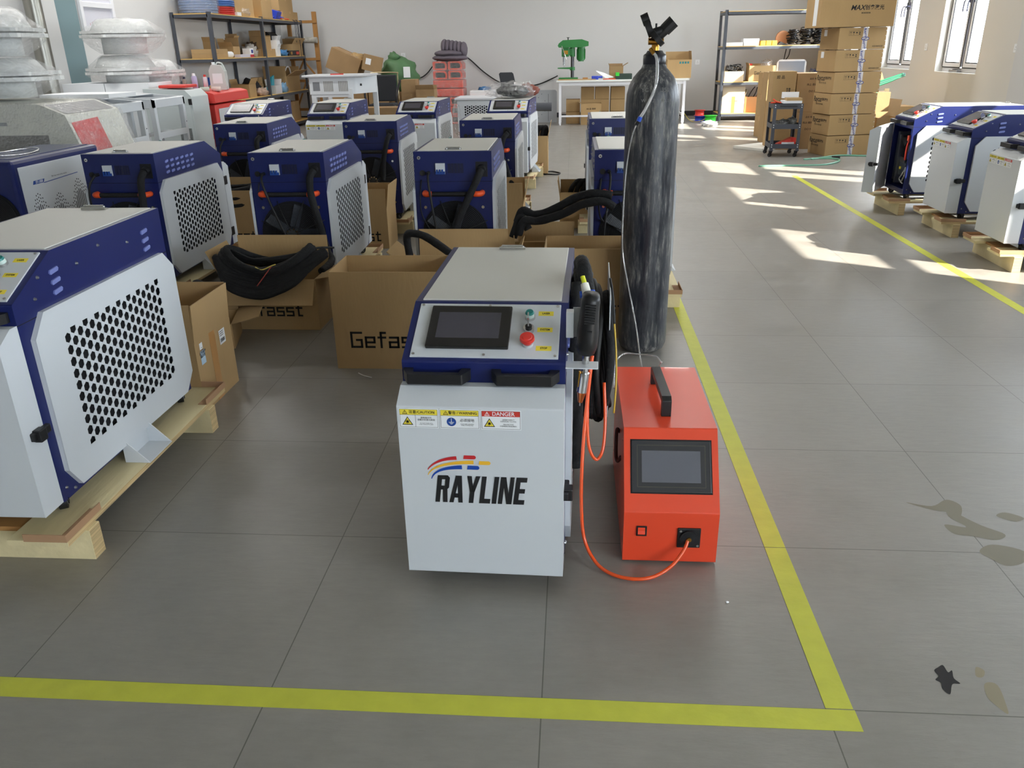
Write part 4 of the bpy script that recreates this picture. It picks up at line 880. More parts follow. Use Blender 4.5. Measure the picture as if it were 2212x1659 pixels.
cable('double black sleeve rising from the low carton to the gas cylinder', [[(.97, 2.80, .47), (1.00, 2.80, .53), (1.06, 2.79, .51), (1.15, 2.78, .535), (1.27, 2.76, .60), (1.36, 2.75, .622), (1.45, 2.75, .61)], [(.98, 2.74, .42), (1.01, 2.73, .49), (1.08, 2.73, .49), (1.2, 2.72, .525), (1.30, 2.71, .575), (1.4, 2.71, .59), (1.46, 2.71, .56)], [(.95, 2.76, .40), (.99, 2.77, .50), (1.03, 2.76, .44)]], .021, name='cable_sleeve')
cable('thick black cable loops in the carton left of the farther cylinder-side welder', [[(1.23+.045*k, 5.0, .10), (1.235+.045*k, 4.98, .26), (1.28+.045*k, 5.0, .335+.004*k), (1.34+.04*k, 5.03, .34), (1.42+.02*k, 5.06, .32)] for k in range(4)], .019)
cable('thin striped wires over the carton left of the farther cylinder-side welder', [[(1.36+.015*k, 4.93, .26), (1.40+.015*k, 4.95, .33+.01*k), (1.46, 4.98, .36)] for k in range(3)], .0035, STEEL, 'wire')
cable('black cable loops in the tall carton by the rightmost forward-facing welder', [[(.80+.05*k, 7.9, .2), (.81+.05*k, 7.88, .42), (.86+.04*k, 7.88, .49), (.93+.015*k, 7.9, .47), (.955, 7.9, .34)] for k in range(3)], .022)
cable('small heap of coloured wires on the floor at the tall carton base', [cloop(1.02, 7.8, .01, .09, .11, 0)], .008, RUBBER, 'wire')
cable('black cable inside the carton holding thick cable near the red cabinet', [cloop(-1.12, 4.36, .30+.05*k, .17, .1, .02, .03) for k in range(3)], .02)
cable('black sleeve lying folded behind the big left welder', [[(-.44, 2.05, .30), (-.40, 2.0, .36), (-.37, 1.98, .35), (-.38, 2.0, .26), (-.42, 2.1, .16)], [(-.50, 2.08, .18), (-.42, 2.02, .16), (-.36, 1.98, .09)]], .022, name='cable_sleeve')
cable('thin black cable lying in the space behind the stickered carton', [[(-.48, 2.3, .16), (-.40, 2.2, .14), (-.33, 2.05, .12), (-.28, 1.95, .2)]], .02, name='cable_sleeve')
# ------------------------------------------------------------------ slotted white and navy machine at the left edge
sm = thing('laser_cleaner', 'white and navy machine with slotted side at the left edge, model stripe on its side', 'machine', (-2.02, 3.86, 0), PI)
q = MB(); q.box(-.2, .2, 0, .875, .15, .775); q.build('cabinet_shell', NAVY, sm, .02)
q = MB(); q.box(-.15, .15, .03, .80, .774, .778); q.build('lid', M('navy_lid', (38, 48, 100), .25), sm)
tp = MB()
tp.tube(cloop(.02, .55, .785, .11, .22), .004, 8); tp.build('lid_trim', CHROME, sm)
q = MB(); q.box(-.206, -.2, .045, .835, .17, .735); sp = q.build('side_panel', WHITE, sm, .003)
LM = fr(-.2066, .44, .0, (0, -1, 0), (0, 0, 1))
stp = MB(); stp.quad([(-.30, .628, 0), (-.20, .628, 0), (-.186, .648, 0), (-.29, .648, 0)], BLUEL, LM); stp.quad([(-.20, .628, 0), (.15, .640, 0), (.15, .636, 0), (-.198, .624, 0)], BLUEL, LM); stp.build('model_stripe', BLUEL, sp)
text('SY-1500', .02, PAPER, sp, LM @ Matrix.Translation((-.24, .638, .0008)), bold=.02, shear=.2)
text('Fiber laser metal surface machine', .0115, INK, sp, LM @ Matrix.Translation((-.04, .651, .0006)), shear=.2)
sl_ = MB()
for k in range(38):
    x = -.33+.0175*k; hgt = .43+.05*math.sin(k*.55)+.03*math.sin(k*.21+1)+.0022*k
    sl_.quad([(x-.0035, .25, 0), (x+.0035, .25, 0), (x+.0035, hgt, 0), (x-.0035, hgt, 0)], None, LM)
    for j in range(3): sl_.quad([(x-.0035, hgt+.014+.02*j, 0), (x+.0035, hgt+.014+.02*j, 0), (x+.0035, hgt+.022+.02*j, 0), (x-.0035, hgt+.022+.02*j, 0)], None, LM)
sl_.build('vent_slots', HOLE, sp)
rf_ = fr(0, .875, 0, (-1, 0, 0), (0, 0, 1)); q = MB()
q.cyl((.02, .45, 0), (.02, .45, .01), .165, n=40, m=HOLE, mat=rf_)
for k in range(14): R_ = .04+.0088*k; q.tube([(.02+R_*math.cos(2*PI*i/40), .45+R_*math.sin(2*PI*i/40), .022) for i in range(40)], .0014, 4, BLACKM, rf_, 1, True)
q.build('fan_guard', BLACKM, sm)
for (x, y) in ((-.16, .08), (.16, .08), (-.16, .8), (.16, .8)): MB().cyl((x-.012, y, .14), (x+.012, y, .14), .03, n=18).box(x-.02, x+.02, y-.02, y+.02, .14, .155).build('castor', RUBBER, sm)
dup(pal, 'pallet under the slotted white machine at the left edge', PG, (-2.02, 3.86, 0), PI)
# ------------------------------------------------------------------ bubble-wrapped machine, ventilators, white cabinets at the left
wc = thing('wrapped_machine', 'large cream machine under bubble wrap with a red front panel, at the left', 'machine', (-2.43, 4.95, 0))
CREAM = M('cream_paint', (226, 226, 214), .45)
q = MB(); q.prism([(.06, .02), (-1.25, .02), (-1.25, 1.0), (-.24, .975), (-.06, .90), (.03, .62)], -.3, .45, 'y'); q.build('machine_body', CREAM, wc, .012)
fx = fr(.0015, .0, .0, (0, 1, 0), (-.09/.28, 0, 1))
def onface(y, z, e=.0): return (.03-.09*(z-.62)/.28+.003+e, y, z)
MB().quad([onface(-.27, .60), onface(.10, .60), onface(.10, .86), onface(-.27, .845)]).build('front_panel', M('red_panel', (214, 60, 60), .4), wc)
MB().box(-.95, -.22, -.303, -.3, .50, .76).build('dark_window', M('smoked_glass', (120, 118, 112), .2), wc)
MB().quad([(-.225, -.26, .9715), (-.07, -.26, .908), (-.07, .41, .908), (-.225, .41, .9715)]).build('top_screen', M('grey_mesh', (150, 150, 150), .6), wc)
MB().box(-.62, -.52, -.31, -.303, .83, .855).build('door_handle', STEEL, wc)
q = MB(); q.prism([(.20, .3), (.09, .5), (.045, .63), (-.045, .912), (-.235, .988), (-1.265, 1.012), (-1.265, .02), (.2, .02)], -.316, .466, 'y'); q.build('bubble_wrap', BUBBLE, wc)
q = MB(); q.blob((-.1, -.40, .60), .36, .09, .07, 24, 12, amp=.6, fr=4); q.build('crumpled_wrap', FILM, wc)
def ventilator(label, x, y, z, s=1., group=None, low=.2, ch=.13):
    """roof ventilator: neck, two square flange plates, cowl, all in plastic film"""
    t = thing('roof_ventilator', label, 'ventilator', (x, y, z), .35, group)
    VW = M('grp_white', (238, 240, 238), .5, noise=.05)
    MB().lathe([(.21*s, 0), (.21*s, low)], 28).build('neck', VW, t)
    n = 6; pl = lambda r, z0, z1, mb: mb.prism([(r*math.cos(2*PI*i/n+.2), r*math.sin(2*PI*i/n+.2)) for i in range(n)], z0, z1, 'z')
    q = MB(); pl(.40*s, low, low+.028, q); pl(.39*s, low+.04, low+.066, q); q.build('flange', VW, t, .004)
    MB().lathe([(.30*s, low+.066), (.25*s, low+.066+ch*.75), (.21*s, low+.066+ch*.97), (.0, low+.066+ch)], 28).build('cowl', VW, t)
    f = MB(); n2 = 30; prof = [(.235*s, .005), (.32*s, low*.45), (.385*s, low-.012), (.385*s, low+.07), (.31*s, low+.07+ch*.45), (.235*s, low+.07+ch*.93), (.2*s, low+.072+ch), (.0, low+.08+ch)]
    v = []; fc = []
    for (r, zz) in prof:
        for i in range(n2):
            a = 2*PI*i/n2; g = 1+.06*pnoise(Vector((math.cos(a)*2+x, math.sin(a)*2+y, zz*6))); v.append((r*g*math.cos(a), r*g*math.sin(a), zz+.012*pnoise(Vector((a*3, zz*9, x)))))
    for k in range(len(prof)-1):
        for i in range(n2): fc.append((k*n2+i, k*n2+(i+1) % n2, (k+1)*n2+(i+1) % n2, (k+1)*n2+i))
    f.add(v, fc, None, None, True); f.build('plastic_film', FILM, t)
    return t
VG = 'roof ventilators wrapped in plastic'
v1 = ventilator('wrapped roof ventilator standing on the bubble-wrapped machine, lower of the left pair', -3.20, 5.05, 1.013, 1.12, VG, .12, .10)
v2 = ventilator('wrapped roof ventilator at the left edge, upper of the left pair', -3.20, 5.05, 1.31, 1.0, VG, .13, .14)
CAB = M('pale_steel', (222, 226, 230), .38)
vb = thing('equipment_crate', 'pale cabinet behind the white open frames carrying the flat white cartons', 'cabinet', (-3.85, 7.9, 0))
MB().box(-.50, .52, -.4, .4, 0, .895).build('cabinet_body', CAB, vb, .006)
for (xa, xb, lb) in ((-4.3, -3.83, 'flat white carton under the wrapped ventilator pair, left one'), (-3.82, -3.33, 'flat white carton under the wrapped ventilator pair, right one')):
    o = MB().box(0, xb-xa, 0, .55, 0, .125).build('flat_carton', PAPER, None, .003); o.location = (xa, 7.62, .896); tag(o, lb, 'carton', 'flat white cartons')
v3 = ventilator('wrapped roof ventilator on the flat white cartons, lower of the middle pair', -3.72, 7.95, 1.0215, 1.05, VG, .085, .13)
v4 = ventilator('topmost wrapped roof ventilator of the middle pair', -3.68, 7.95, 1.313, 1.1, VG, .165, .12)
gcab = thing('steel_cabinet', 'pale grey cabinet with mesh vent left of the red cabinet', 'cabinet', (-3.10, 7.66, 0))
q = MB(); q.prism([(-.22, .02), (.29, .02), (.30, .80), (.30, .88), (.235, .948), (-.22, .965)], -.2, .22, 'y'); q.build('cabinet_body', M('grey_green_steel', (198, 206, 206), .35), gcab, .006)
MB().box(-.18, .28, -.203, -.2, .05, .78).build('cabinet_door', M('grey_green_steel'), gcab, .004)
q = MB(); q.box(.12, .25, -.207, -.204, .44, .56); q.build('vent_mesh', M('vent_grey', (120, 124, 124), .6, noise=.4, scale=90), gcab)
MB().box(.27, .30, -.22, -.2, .80, .86).build('door_lock', BLACK, gcab)
v5 = ventilator('single wrapped roof ventilator on the right, behind the pale grey cabinet', -3.75, 8.62, .935, .92, VG, .13, .11)
o = MB().box(-.35, .35, -.3, .3, 0, .93).build('steel_cabinet', CAB, None, .006); o.location = (-3.75, 8.62, 0); tag(o, 'pale cabinet under the single wrapped roof ventilator', 'cabinet')
o = MB().box(0, .30, -.15, .15, 0, .03).build('red_tray', CABRED, None, .01); o.location = (-3.18, 7.68, .966); tag(o, 'red tray on top of the pale grey cabinet', 'tray')
def open_frame(label, x, y, rz=0., w_=.46, d=.80, h=.93):
    """white open laser cabinet: slanted top with opening, posts and rails"""
    t = thing('open_frame_cabinet', label, 'cabinet', (x, y, 0), rz, 'white open frame cabinets')
    a = w_/2; p = .05
    q = MB()
    for (px, py) in ((-a, 0), (a-p, 0), (-a, d-p), (a-p, d-p)): q.box(px, px+p, py, py+p, .05, h-.12)
    q.box(-a, a, 0, .02, .54, .60); q.box(-a, a, 0, .03, .12, .17); q.box(-a, a, d-.03, d, .12, .17); q.box(-a, -a+.02, 0, d, .12, .17); q.box(a-.02, a, 0, d, .12, .17); q.box(-a+.01, a-.01, .02, d, .135, .15)
    q.box(-a+.05, a-.05, .15, .2, .55, .58); q.build('frame', WHITE, t, .004)
    q = MB(); z0, z1 = h-.13, h
    q.prism([(0, z0), (0, z0+.075), (.02, z0+.085), (.02, z0)], -a, a, 'x'); q.prism([(0, z0), (0, z0+.078), (d, z1), (d, z0)], -a, -a+.03, 'x'); q.prism([(0, z0), (0, z0+.078), (d, z1), (d, z0)], a-.03, a, 'x'); q.box(-a, a, d-.04, d, z0, z1)
    q.prism([(d*.5, z0+.1), (d*.5, z0+.108), (d, z1), (d, z1-.006)], -a+.03, a-.03, 'x'); q.box(-.06, -.035, .02, d*.5, z0+.066, z0+.086); q.build('top_rim', WHITE, t, .004)
    MB().box(-a+.03, a-.03, .03, d-.04, z0-.004, z0+.002).build('inner_tray', M('mid_grey', (120, 123, 128), .5), t)
    q = MB(); q.box(.06, .13, .12, .15, z0+.002, z0+.03); q.build('latch_block', CHROME, t)
    q = MB()
    for z in (.25, .36, .47, .66): q.cyl((a-.025, -.003, z), (a-.025, 0, z), .005, n=8)
    q.build('rivets', HOLE, t)
    for (px, py) in ((-a+.03, .03), (a-.03, .03), (-a+.03, d-.03), (a-.03, d-.03)): MB().cyl((px, py, 0), (px, py, .05), .02, n=12).build('foot', RUBBER, t)
    return t
fa = open_frame('white open frame cabinet beside the bubble-wrapped machine, flat board on it', -2.75, 6.03, PI/2, .60, .62, .955)
fb_ = open_frame('white open frame cabinet right next to the pale grey cabinet', -2.75, 6.85, PI/2, .66, .62, .955)
bd = MB().box(-.34, .34, -.2, .2, 0, .035).build('white_board', PAPER, None, .002); bd.location = (-3.10, 6.05, .957); bd.rotation_euler = (0, 0, -.1); tag(bd, 'flat white board lying across the open frame cabinet', 'board')
mo = thing('monitor', 'dark monitor inside the white open frame cabinet, white letters on it', 'monitor', (-3.0, 6.0, .153), PI/2)
MB().box(-.16, .16, 0, .03, .08, .34).build('monitor_body', BLACK, mo, .004); MB().box(-.06, .06, -.03, .06, 0, .012).box(-.02, .02, .0, .02, .01, .09).build('monitor_stand', BLACK, mo)
rc = thing('red_cabinet', 'red and white cabinet with a white jug on its sloped top', 'cabinet', (-2.77, 7.92, 0))
q = MB(); q.box(-.5, .0, .03, .97, .02, .765); q.build('cabinet_body', CABRED, rc, .006)
q = MB(); q.prism([(0, .785), (.03, .785), (.02, .88), (0, .89), (-.06, .905), (-.54, .905), (-.54, .785)], 0, 1.0, 'y'); q.build('cabinet_top', CABRED, rc, .008)
for (a, b, z0, z1) in ((.12, .48, .46, .72), (.54, .93, .46, .72), (.12, .48, .06, .40), (.54, .93, .06, .40)): MB().box(.0, .006, a, b, z0, z1).build('door_panel', WHITE, rc, .003)
for (z0, z1) in ((.46, .72), (.06, .40)): MB().box(-.47, -.06, .024, .03, z0, z1).build('door_panel', WHITE, rc, .003)
def jug(label, x, y, z, s=1.):
    t = thing('plastic_jug', label, 'jug', (x, y, z), .15)
    q = MB(); q.prism([(-.09*s, .006), (-.085*s, 0), (.085*s, 0), (.09*s, .006), (.09*s, .20*s), (.05*s, .265*s), (-.02*s, .275*s), (-.055*s, .275*s), (-.09*s, .21*s)], -.055*s, .055*s, 'y'); q.build('jug_body', JUG, t, .012)
    q = MB(); q.box(-.083*s, .083*s, -.048*s, .048*s, .008, .07*s); q.build('liquid', M('milky_liquid', (205, 210, 208), .3), t)
    MB().cyl((-.04*s, 0, .275*s), (-.04*s, 0, .302*s), .02*s, n=16).build('cap', PAPER, t)
    q = MB(); q.tube([(-.015*s, 0, .272*s), (.01*s, 0, .296*s), (.055*s, 0, .285*s), (.08*s, 0, .235*s), (.085*s, 0, .21*s)], .009*s, 8); q.build('jug_handle', JUG, t)
    q = MB(); q.box(-.055*s, .055*s, -.0565*s, -.056*s, .07*s, .18*s); q.build('jug_label', PAPER, t)
jug('white plastic jug standing on the red cabinet', -2.90, 8.48, .9055)
def can(label, x, y, z, r, h, m, mc, name='spray_can', cat='spray can'):
    t = thing(name, label, cat, (x, y, z)); MB().lathe([(r, 0), (r, h*.78), (r*.75, h*.84), (r*.6, h*.86)], 20).build('can_body', m, t); MB().cyl((0, 0, h*.86), (0, 0, h), r*.62, r*.5, 16).build('cap', mc, t)
can('spray can with lilac label standing left of the jug', -3.08, 8.22, .9055, .032, .19, M('lilac', (180, 172, 205), .35), PAPER)
can('dark-capped small bottle at the left of the lilac spray can', -3.19, 8.20, .9055, .024, .155, M('amber_white', (150, 140, 130), .3), M('dark_cap', (36, 34, 60), .4))
can('white bottle with red cap left of the jug', -3.04, 8.42, .9055, .026, .17, M('white_label', (225, 215, 220), .3), M('red_plastic'), 'bottle', 'bottle')
for i, (x, c, lb) in enumerate(((-2.93, (190, 205, 190), 'greenish tape roll on the red cabinet by the cans'), (-2.82, (225, 205, 195), 'pinkish tape roll on the red cabinet in front of the jug'))):
    o = MB().lathe([(.05, 0), (.05, .045), (.038, .045), (.038, 0), (.05, 0)], 28).build('tape_roll', M('roll_%s' % 'ab'[i], c, .35)); o.location = (x, 8.12+.06*i, .9055); tag(o, lb, 'tape roll')
# pipe, pale panel and framed board on the left wall
o = MB().cyl((-4.29, 7.40, 0), (-4.29, 7.40, HC), .085, n=24).build('steel_pipe', M('dull_pipe', (150, 148, 140), .3, 0.85)); tag(o, 'galvanised vertical pipe by the left wall', 'pipe')
o = MB().box(XL, XL+.03, 7.96, 8.50, 0, 2.4).build('wall_panel', TEAL); tag(o, 'tall grey-green panel against the left wall beside the pier', 'panel')
nb = thing('notice_board', 'white-framed notice board with small red marks on the left wall', 'board', (XL+.02, 8.95, 1.56))
q = MB()
for (a, b, c, d) in ((-.38, -.32, 0, .9), (.32, .38, 0, .9), (-.38, .38, 0, .06), (-.38, .38, .27, .33), (-.38, .38, .84, .9)): q.box(-.018, .02, a, b, c, d)
q.build('frame', PVC, nb, .005); MB().box(-.018, -.005, -.34, .34, .03, .87).build('board_face', M('lilac_white', (214, 214, 224), .4), nb)
rm_ = MB()
for k in range(9): rm_.box(-.0048, -.004, -.2+.05*k, -.192+.05*k, .075, .10+.012*(k % 3))
rm_.build('red_marks', M('red_ink', (180, 40, 60), .5), nb)
# ------------------------------------------------------------------ steel shelving
def rack(label, x0, x1, y0, y1, levels, posts, along='y', group='grey steel racks with yellow boards'):
    t = thing('steel_shelf', label, 'shelf', ((x0+x1)/2, (y0+y1)/2, 0), 0, group)
    ox, oy = t.location.x, t.location.y; p = .05
    for (px, py) in posts:
        sx = 1 if px < ox else -1; sy_ = 1 if py < oy else -1
        q = MB(); q.box(min(px, px+sx*p)-ox, max(px, px+sx*p)-ox, min(py, py+sy_*.004)-oy, max(py, py+sy_*.004)-oy, 0, levels[-1]+.02)
        q.box(min(px, px+sx*.004)-ox, max(px, px+sx*.004)-ox, min(py, py+sy_*p)-oy, max(py, py+sy_*p)-oy, 0, levels[-1]+.02); q.build('post', FRAMEG, t)
    for z in levels:
        q = MB(); h = .055; a, b, c, d = x0-ox, x1-ox, y0-oy, y1-oy
        q.box(a, b, c, c+.035, z-h, z-.012).box(a, b, d-.035, d, z-h, z-.012).box(a, a+.035, c, d, z-h, z-.012).box(b-.035, b, c, d, z-h, z-.012)
        sh = q.build('shelf_beam', FRAMEG, t)
        MB().box(a+.004, b-.004, c+.004, d-.004, z-.012, z).build('shelf_board', BOARDY, t)
    return t
SY0, SY1 = 10.85, 15.05
lv = [.10, .63, 1.235, 1.83]
rack('long grey steel shelf against the left wall, crowded with cartons and parts', XL+.02, -3.9, SY0, SY1, lv, [(-3.9, SY0), (-3.9, 12.92), (-3.9, SY1), (XL+.02, SY0), (XL+.02, 12.92), (XL+.02, SY1)])
rack('grey steel shelf at the back right, beside the tall carton stack', 3.87, 5.86, 14.3, 14.9, [.13, .665, 1.255, 1.82], [(3.87, 14.3), (5.86, 14.3), (3.87, 14.9), (5.86, 14.9)])
def item(name, label, cat, mb, loc, m=None, rz=0., bevel=0., group=None):
    o = mb.build(name, m, None, bevel); o.location = loc; o.rotation_euler = (0, 0, rz); return tag(o, label, cat, group)
# top level of the left shelf (z = 1.83)
zt = 1.8305
o = thing('hose_roll', 'large blue-grey hose roll in stretch film, top left of the left shelf', 'hose', (-4.2, 11.2, zt))
q = MB()
for k in range(9): q.tube([((.25+.004*(k % 2))*math.cos(2*PI*i/24), (.25+.004*(k % 2))*math.sin(2*PI*i/24), .022+.034*k) for i in range(24)], .02, 8, None, None, 1, True)
q.build('hose_coil', M('blue_grey_hose', (110, 140, 185), .4), o); MB().lathe([(.285, .0), (.295, .1), (.29, .22), (.28, .31)], 28).build('stretch_film', WRAPF, o)
q = MB()
for k in range(4): q.tube([(.19*math.cos(2*PI*i/20), (.26)*math.sin(2*PI*i/20), .018+.028*k) for i in range(20)], .015, 8, None, None, 1, True)
item('hose_coil', 'red hose coil on the shelf top beside the wrapped roll', 'hose', q, (-4.12, 11.78, zt), M('hose_red', (195, 50, 45), .4))
q = MB()
for k in range(3): q.tube([(.2*math.cos(2*PI*i/20), (.27)*math.sin(2*PI*i/20), .135+.028*k) for i in range(20)], .016, 8, None, None, 1, True)
item('hose_coil', 'blue hose coil lying on the red one on the shelf top', 'hose', q, (-4.12, 11.78, zt+.0), M('hose_blue', (70, 110, 175), .35))
carton('brown printed carton on the shelf top behind the plastic bag', -4.15, 12.35, .4, .78, .30, z=zt, name='carton')
item('plastic_bag', 'crumpled grey plastic bag on the shelf top', 'bag', MB().blob((0, 0, .055), .1, .16, .06, amp=.5, fr=3, flat=0.), (-3.98, 12.35, zt), FILM)
item('white_box', 'small white box on the shelf top in front of the red hose', 'box', MB().box(-.05, .05, -.08, .08, 0, .05), (-3.96, 12.0, zt), PAPER)
carton('tall narrow carton on the shelf top next to the blue bin', -4.1, 13.22, .4, .50, .33, z=zt)
o = thing('parts_bin', 'blue plastic parts bin on the shelf top', 'bin', (-4.05, 13.85, zt)); q = MB(); q.prism([(-.12, 0), (.1, 0), (.15, .12), (.1, .14), (-.12, .2)], -.11, .11, 'y'); q.build('bin_body', M('bin_blue', (45, 70, 190), .4), o)
q = MB(); random.seed(11)
for k in range(9): a = random.uniform(0, 6); q.tube([(-.08+.02*k, -.45+.06*k, .02), (.0+.02*math.sin(a), -.2+.05*k, .07+.03*math.sin(a)), (.06, .1+.04*k, .03), (.12, .35, .015)], .007, 6)
item('wire_heap', 'heap of orange and red leads spilling over the shelf top edge', 'wires', q, (-4.03, 14.0, zt), M('orange_wire', (225, 80, 50), .4))
q = MB()
for k in range(5): q.tube([(.0, -.1+.07*k, .02), (.07, -.05+.07*k, .05), (.13, .0+.06*k, .03)], .006, 6)
item('wire_heap', 'blue leads under the orange ones on the shelf top', 'wires', q, (-4.03, 13.8, zt), M('bin_blue'))
carton('upper carton at the right end of the shelf top', -4.2, 14.45, .45, .75, .22, z=zt+.1515)
carton('lower carton at the right end of the shelf top, white label on its end', -4.17, 14.55, .45, .85, .15, z=zt)
q = MB()
for k, (y, L_) in enumerate(((0, .38), (.07, .30), (.16, .44), (.2, .62))): q.tube([(0, y, .0), (.03, y+.01, -.03), (.035, y+.02, -L_*.5), (.03+.02*math.sin(k), y+.03, -L_)], .0045, 6)
item('hanging_wires', 'thin dark wires hanging from the shelf top at its right end', 'wires', q, (-3.92, 14.55, zt+.012), M('dark_wire', (40, 42, 60), .5))
# middle level (z = 1.235)
zm = 1.2355
for k in range(2): o = carton('flat brown carton at the left of the middle shelf, %s one' % ('lower' if k == 0 else 'upper'), -4.1, 11.14, .34, .50, .062, z=zm+.0625*k, tape=False)
carton('small open brown carton on the flat cartons of the middle shelf', -4.2, 11.40, .14, .14, .10, z=zm+.1255, flaps={'f': (.07, 20), 'l': (.07, 10), 'b': (.06, 5)})
o = item('paper_roll', 'white paper roll beside the flat cartons on the middle shelf', 'roll', MB().cyl((-.0, -.12, .045), (0, .1, .045), .045, n=20, m=PAPER).cyl((0, .1, .045), (0, .101, .045), .02, n=14, m=HOLE), (-3.99, 11.55, zm))
item('white_box', 'thin white box at the front edge of the middle shelf', 'box', MB().box(-.05, .05, -.2, .2, 0, .045), (-3.95, 12.0, zm), M('pale_lilac', (210, 205, 215), .5))
carton('open carton with raised lid on the middle shelf behind the second post', -4.15, 12.02, .22, .26, .16, z=zm, flaps={'b': (.13, 0), 'l': (.12, 12), 'f': (.08, 40)})
carton('brown carton with stacked flap left of the crumpled bags', -4.25, 12.30, .2, .2, .26, z=zm, flaps={'b': (.09, 0), 'r': (.07, 30)})
item('printed_box', 'small red, white and blue printed box on the middle shelf', 'box', MB().box(-.06, .06, -.08, .08, 0, .13, PAPER).box(.0602, .061, -.08, .08, .0, .04, M('red_ink')).box(.0602, .061, -.02, .06, .06, .11, INKB), (-3.99, 12.36, zm), None)
item('plastic_bag', 'crumpled grey bags in the centre of the middle shelf', 'bag', MB().blob((0, 0, .07), .12, .19, .085, amp=.55, fr=3, flat=0.).blob((-.02, .1, .13), .07, .09, .07, amp=.5, fr=3), (-4.08, 12.66, zm), M('bag_grey', (170, 166, 160), .35, bump=.8, bscale=14))
carton('dark open carton with brown parts on the middle shelf', -4.15, 12.98, .22, .18, .12, z=zm, flaps={'f': (.06, 60), 'l': (.08, 20)}, m=CARDD)
item('parts_heap', 'heap of brown fabric parts in the dark open carton', 'parts', MB().blob((0, 0, 0), .09, .09, .09, amp=.6, fr=3), (-4.15, 12.98, zm+.13), M('brown_cloth', (78, 58, 42), .9, bump=.6))
for i, (y, w_, h, z, lb) in enumerate(((13.3, .42, .12, 0, 'low brown carton in front of the stack on the middle shelf'), (13.42, .3, .20, .121, 'open brown carton standing on the low one, middle shelf'), (13.38, .25, .09, .322, 'small carton with white stripes, topmost in the middle shelf stack'))):
    if i == 1: carton(lb, -4.15, y, .26, w_, h, z=zm+z, flaps={'f': (.02, 10), 'b': (.02, 5)})
    else: carton(lb, -4.1 if i == 0 else -4.18, y, .32 if i == 0 else .2, w_, h, z=zm+z)
for k in range(2): carton('small white open box by the third post, %s one' % ('lower' if k == 0 else 'upper'), -3.99+.01*k, 13.63, .14, .16, .13, z=zm+.1305*k, flaps={'r': (.08, 25), 'b': (.07, 5)}, m=PAPER)
o = thing('backpack', 'black backpack upright on the middle shelf', 'backpack', (-4.2, 13.98, zm)); q = MB(); q.prism([(-.1, 0), (.1, 0), (.115, .1), (.1, .34), (.05, .40), (-.08, .40)], -.2, .2, 'y'); q.build('bag_body', M('bag_black', (24, 24, 26), .8, bump=.3), o, .03)
MB().box(.10, .135, -.14, .14, .04, .22).build('front_pocket', M('bag_black'), o, .015)
item('blue_bag', 'blue plastic bag at the front of the middle shelf beside the backpack', 'bag', MB().blob((0, 0, .04), .08, .18, .06, amp=.6, fr=3, flat=0.), (-3.99, 14.02, zm), M('blue_plastic', (70, 130, 185), .3, bump=.5, bscale=12))
carton('open brown carton at the right end of the middle shelf', -4.12, 14.72, .38, .60, .20, z=zm, flaps={'r': (.12, 35), 'b': (.1, 0)})
o = item('connector_rack', 'row of black and red connectors at the front of the middle shelf right end', 'parts', MB().box(-.04, .04, -.3, .3, 0, .09, BLACK).box(.041, .045, .12, .28, .02, .07, M('red_plastic')).box(.041, .045, -.2, -.1, .02, .07, BRASS), (-3.95, 14.42, zm))
# lower level (z = .63)
zl = .6305
o = item('blue_box', 'blue and white printed boxes left on the lower shelf', 'box', MB().box(-.1, .1, -.22, .22, 0, .34, M('box_blue', (30, 80, 160), .4)).box(.1002, .101, -.15, .1, .2, .3, PAPER).box(.1002, .101, .05, .2, .03, .12, M('red_ink')), (-4.15, 11.30, zl))
carton('small brown carton behind the cans on the lower shelf', -4.0, 11.05, .2, .22, .24, z=zl)
carton('open carton behind the white jug on the lower shelf', -4.1, 12.25, .3, .3, .2, z=zl, flaps={'r': (.1, 30), 'l': (.08, 10)})
item('black_cloth', 'black cloth heap on the lower shelf', 'cloth', MB().blob((0, 0, .1), .16, .22, .17, amp=.3, fr=2, flat=0.), (-4.15, 12.65, zl), M('bag_black'))
o = thing('teal_bin', 'teal plastic bin with raised corner on the lower shelf', 'bin', (-4.12, 13.1, zl)); q = MB(); q.box(-.13, .13, -.28, .28, 0, .008); q.box(.12, .13, -.28, .28, 0, .12); q.box(-.13, -.12, -.28, .28, 0, .15); q.prism([(.28, 0), (.28, .1), (.33, .30), (.20, .27), (.12, .12), (.12, 0)], .1, .13, 'x'); q.box(-.13, .13, -.28, -.27, 0, .12); q.build('bin_body', M('teal_plastic', (20, 150, 170), .35), o)
carton('small carton standing in the teal bin', -4.15, 12.98, .16, .2, .17, z=zl+.009)
carton('another small carton in the teal bin, topmost', -4.15, 13.0, .14, .16, .1, z=zl+.18)
item('parts_bag', 'clear bag of small coloured parts at the lower shelf front', 'bag', MB().blob((0, 0, .05), .09, .22, .075, amp=.4, fr=3, flat=0.), (-3.99, 12.72, zl), M('mixed_parts', (190, 160, 140), .3, noise=.5, scale=30, bump=.5))
carton('small white-sided open carton at the lower shelf front by the third post', -3.99, 13.35, .18, .3, .14, z=zl, flaps={'l': (.1, 5), 'b': (.1, 20)}, m=M('white_card', (205, 200, 200), .7))
bx5 = carton('large open brown carton with white hose on the lower shelf', -4.15, 14.3, .42, .75, .26, z=zl, flaps={'r': (.2, 60), 'b': (.16, 5), 'f': (.18, 10)})
item('white_hose', 'white hose loop rising from the large carton on the lower shelf', 'hose', MB().tube([(0, -.25, 0), (.02, -.2, .13), (.02, -.08, .16), (.02, 0, .11), (.02, .12, .17), (.02, .25, .16), (.02, .3, .05), (0, .2, .0)], .013, 8), (-4.12, 14.35, zl+.24), PAPER)
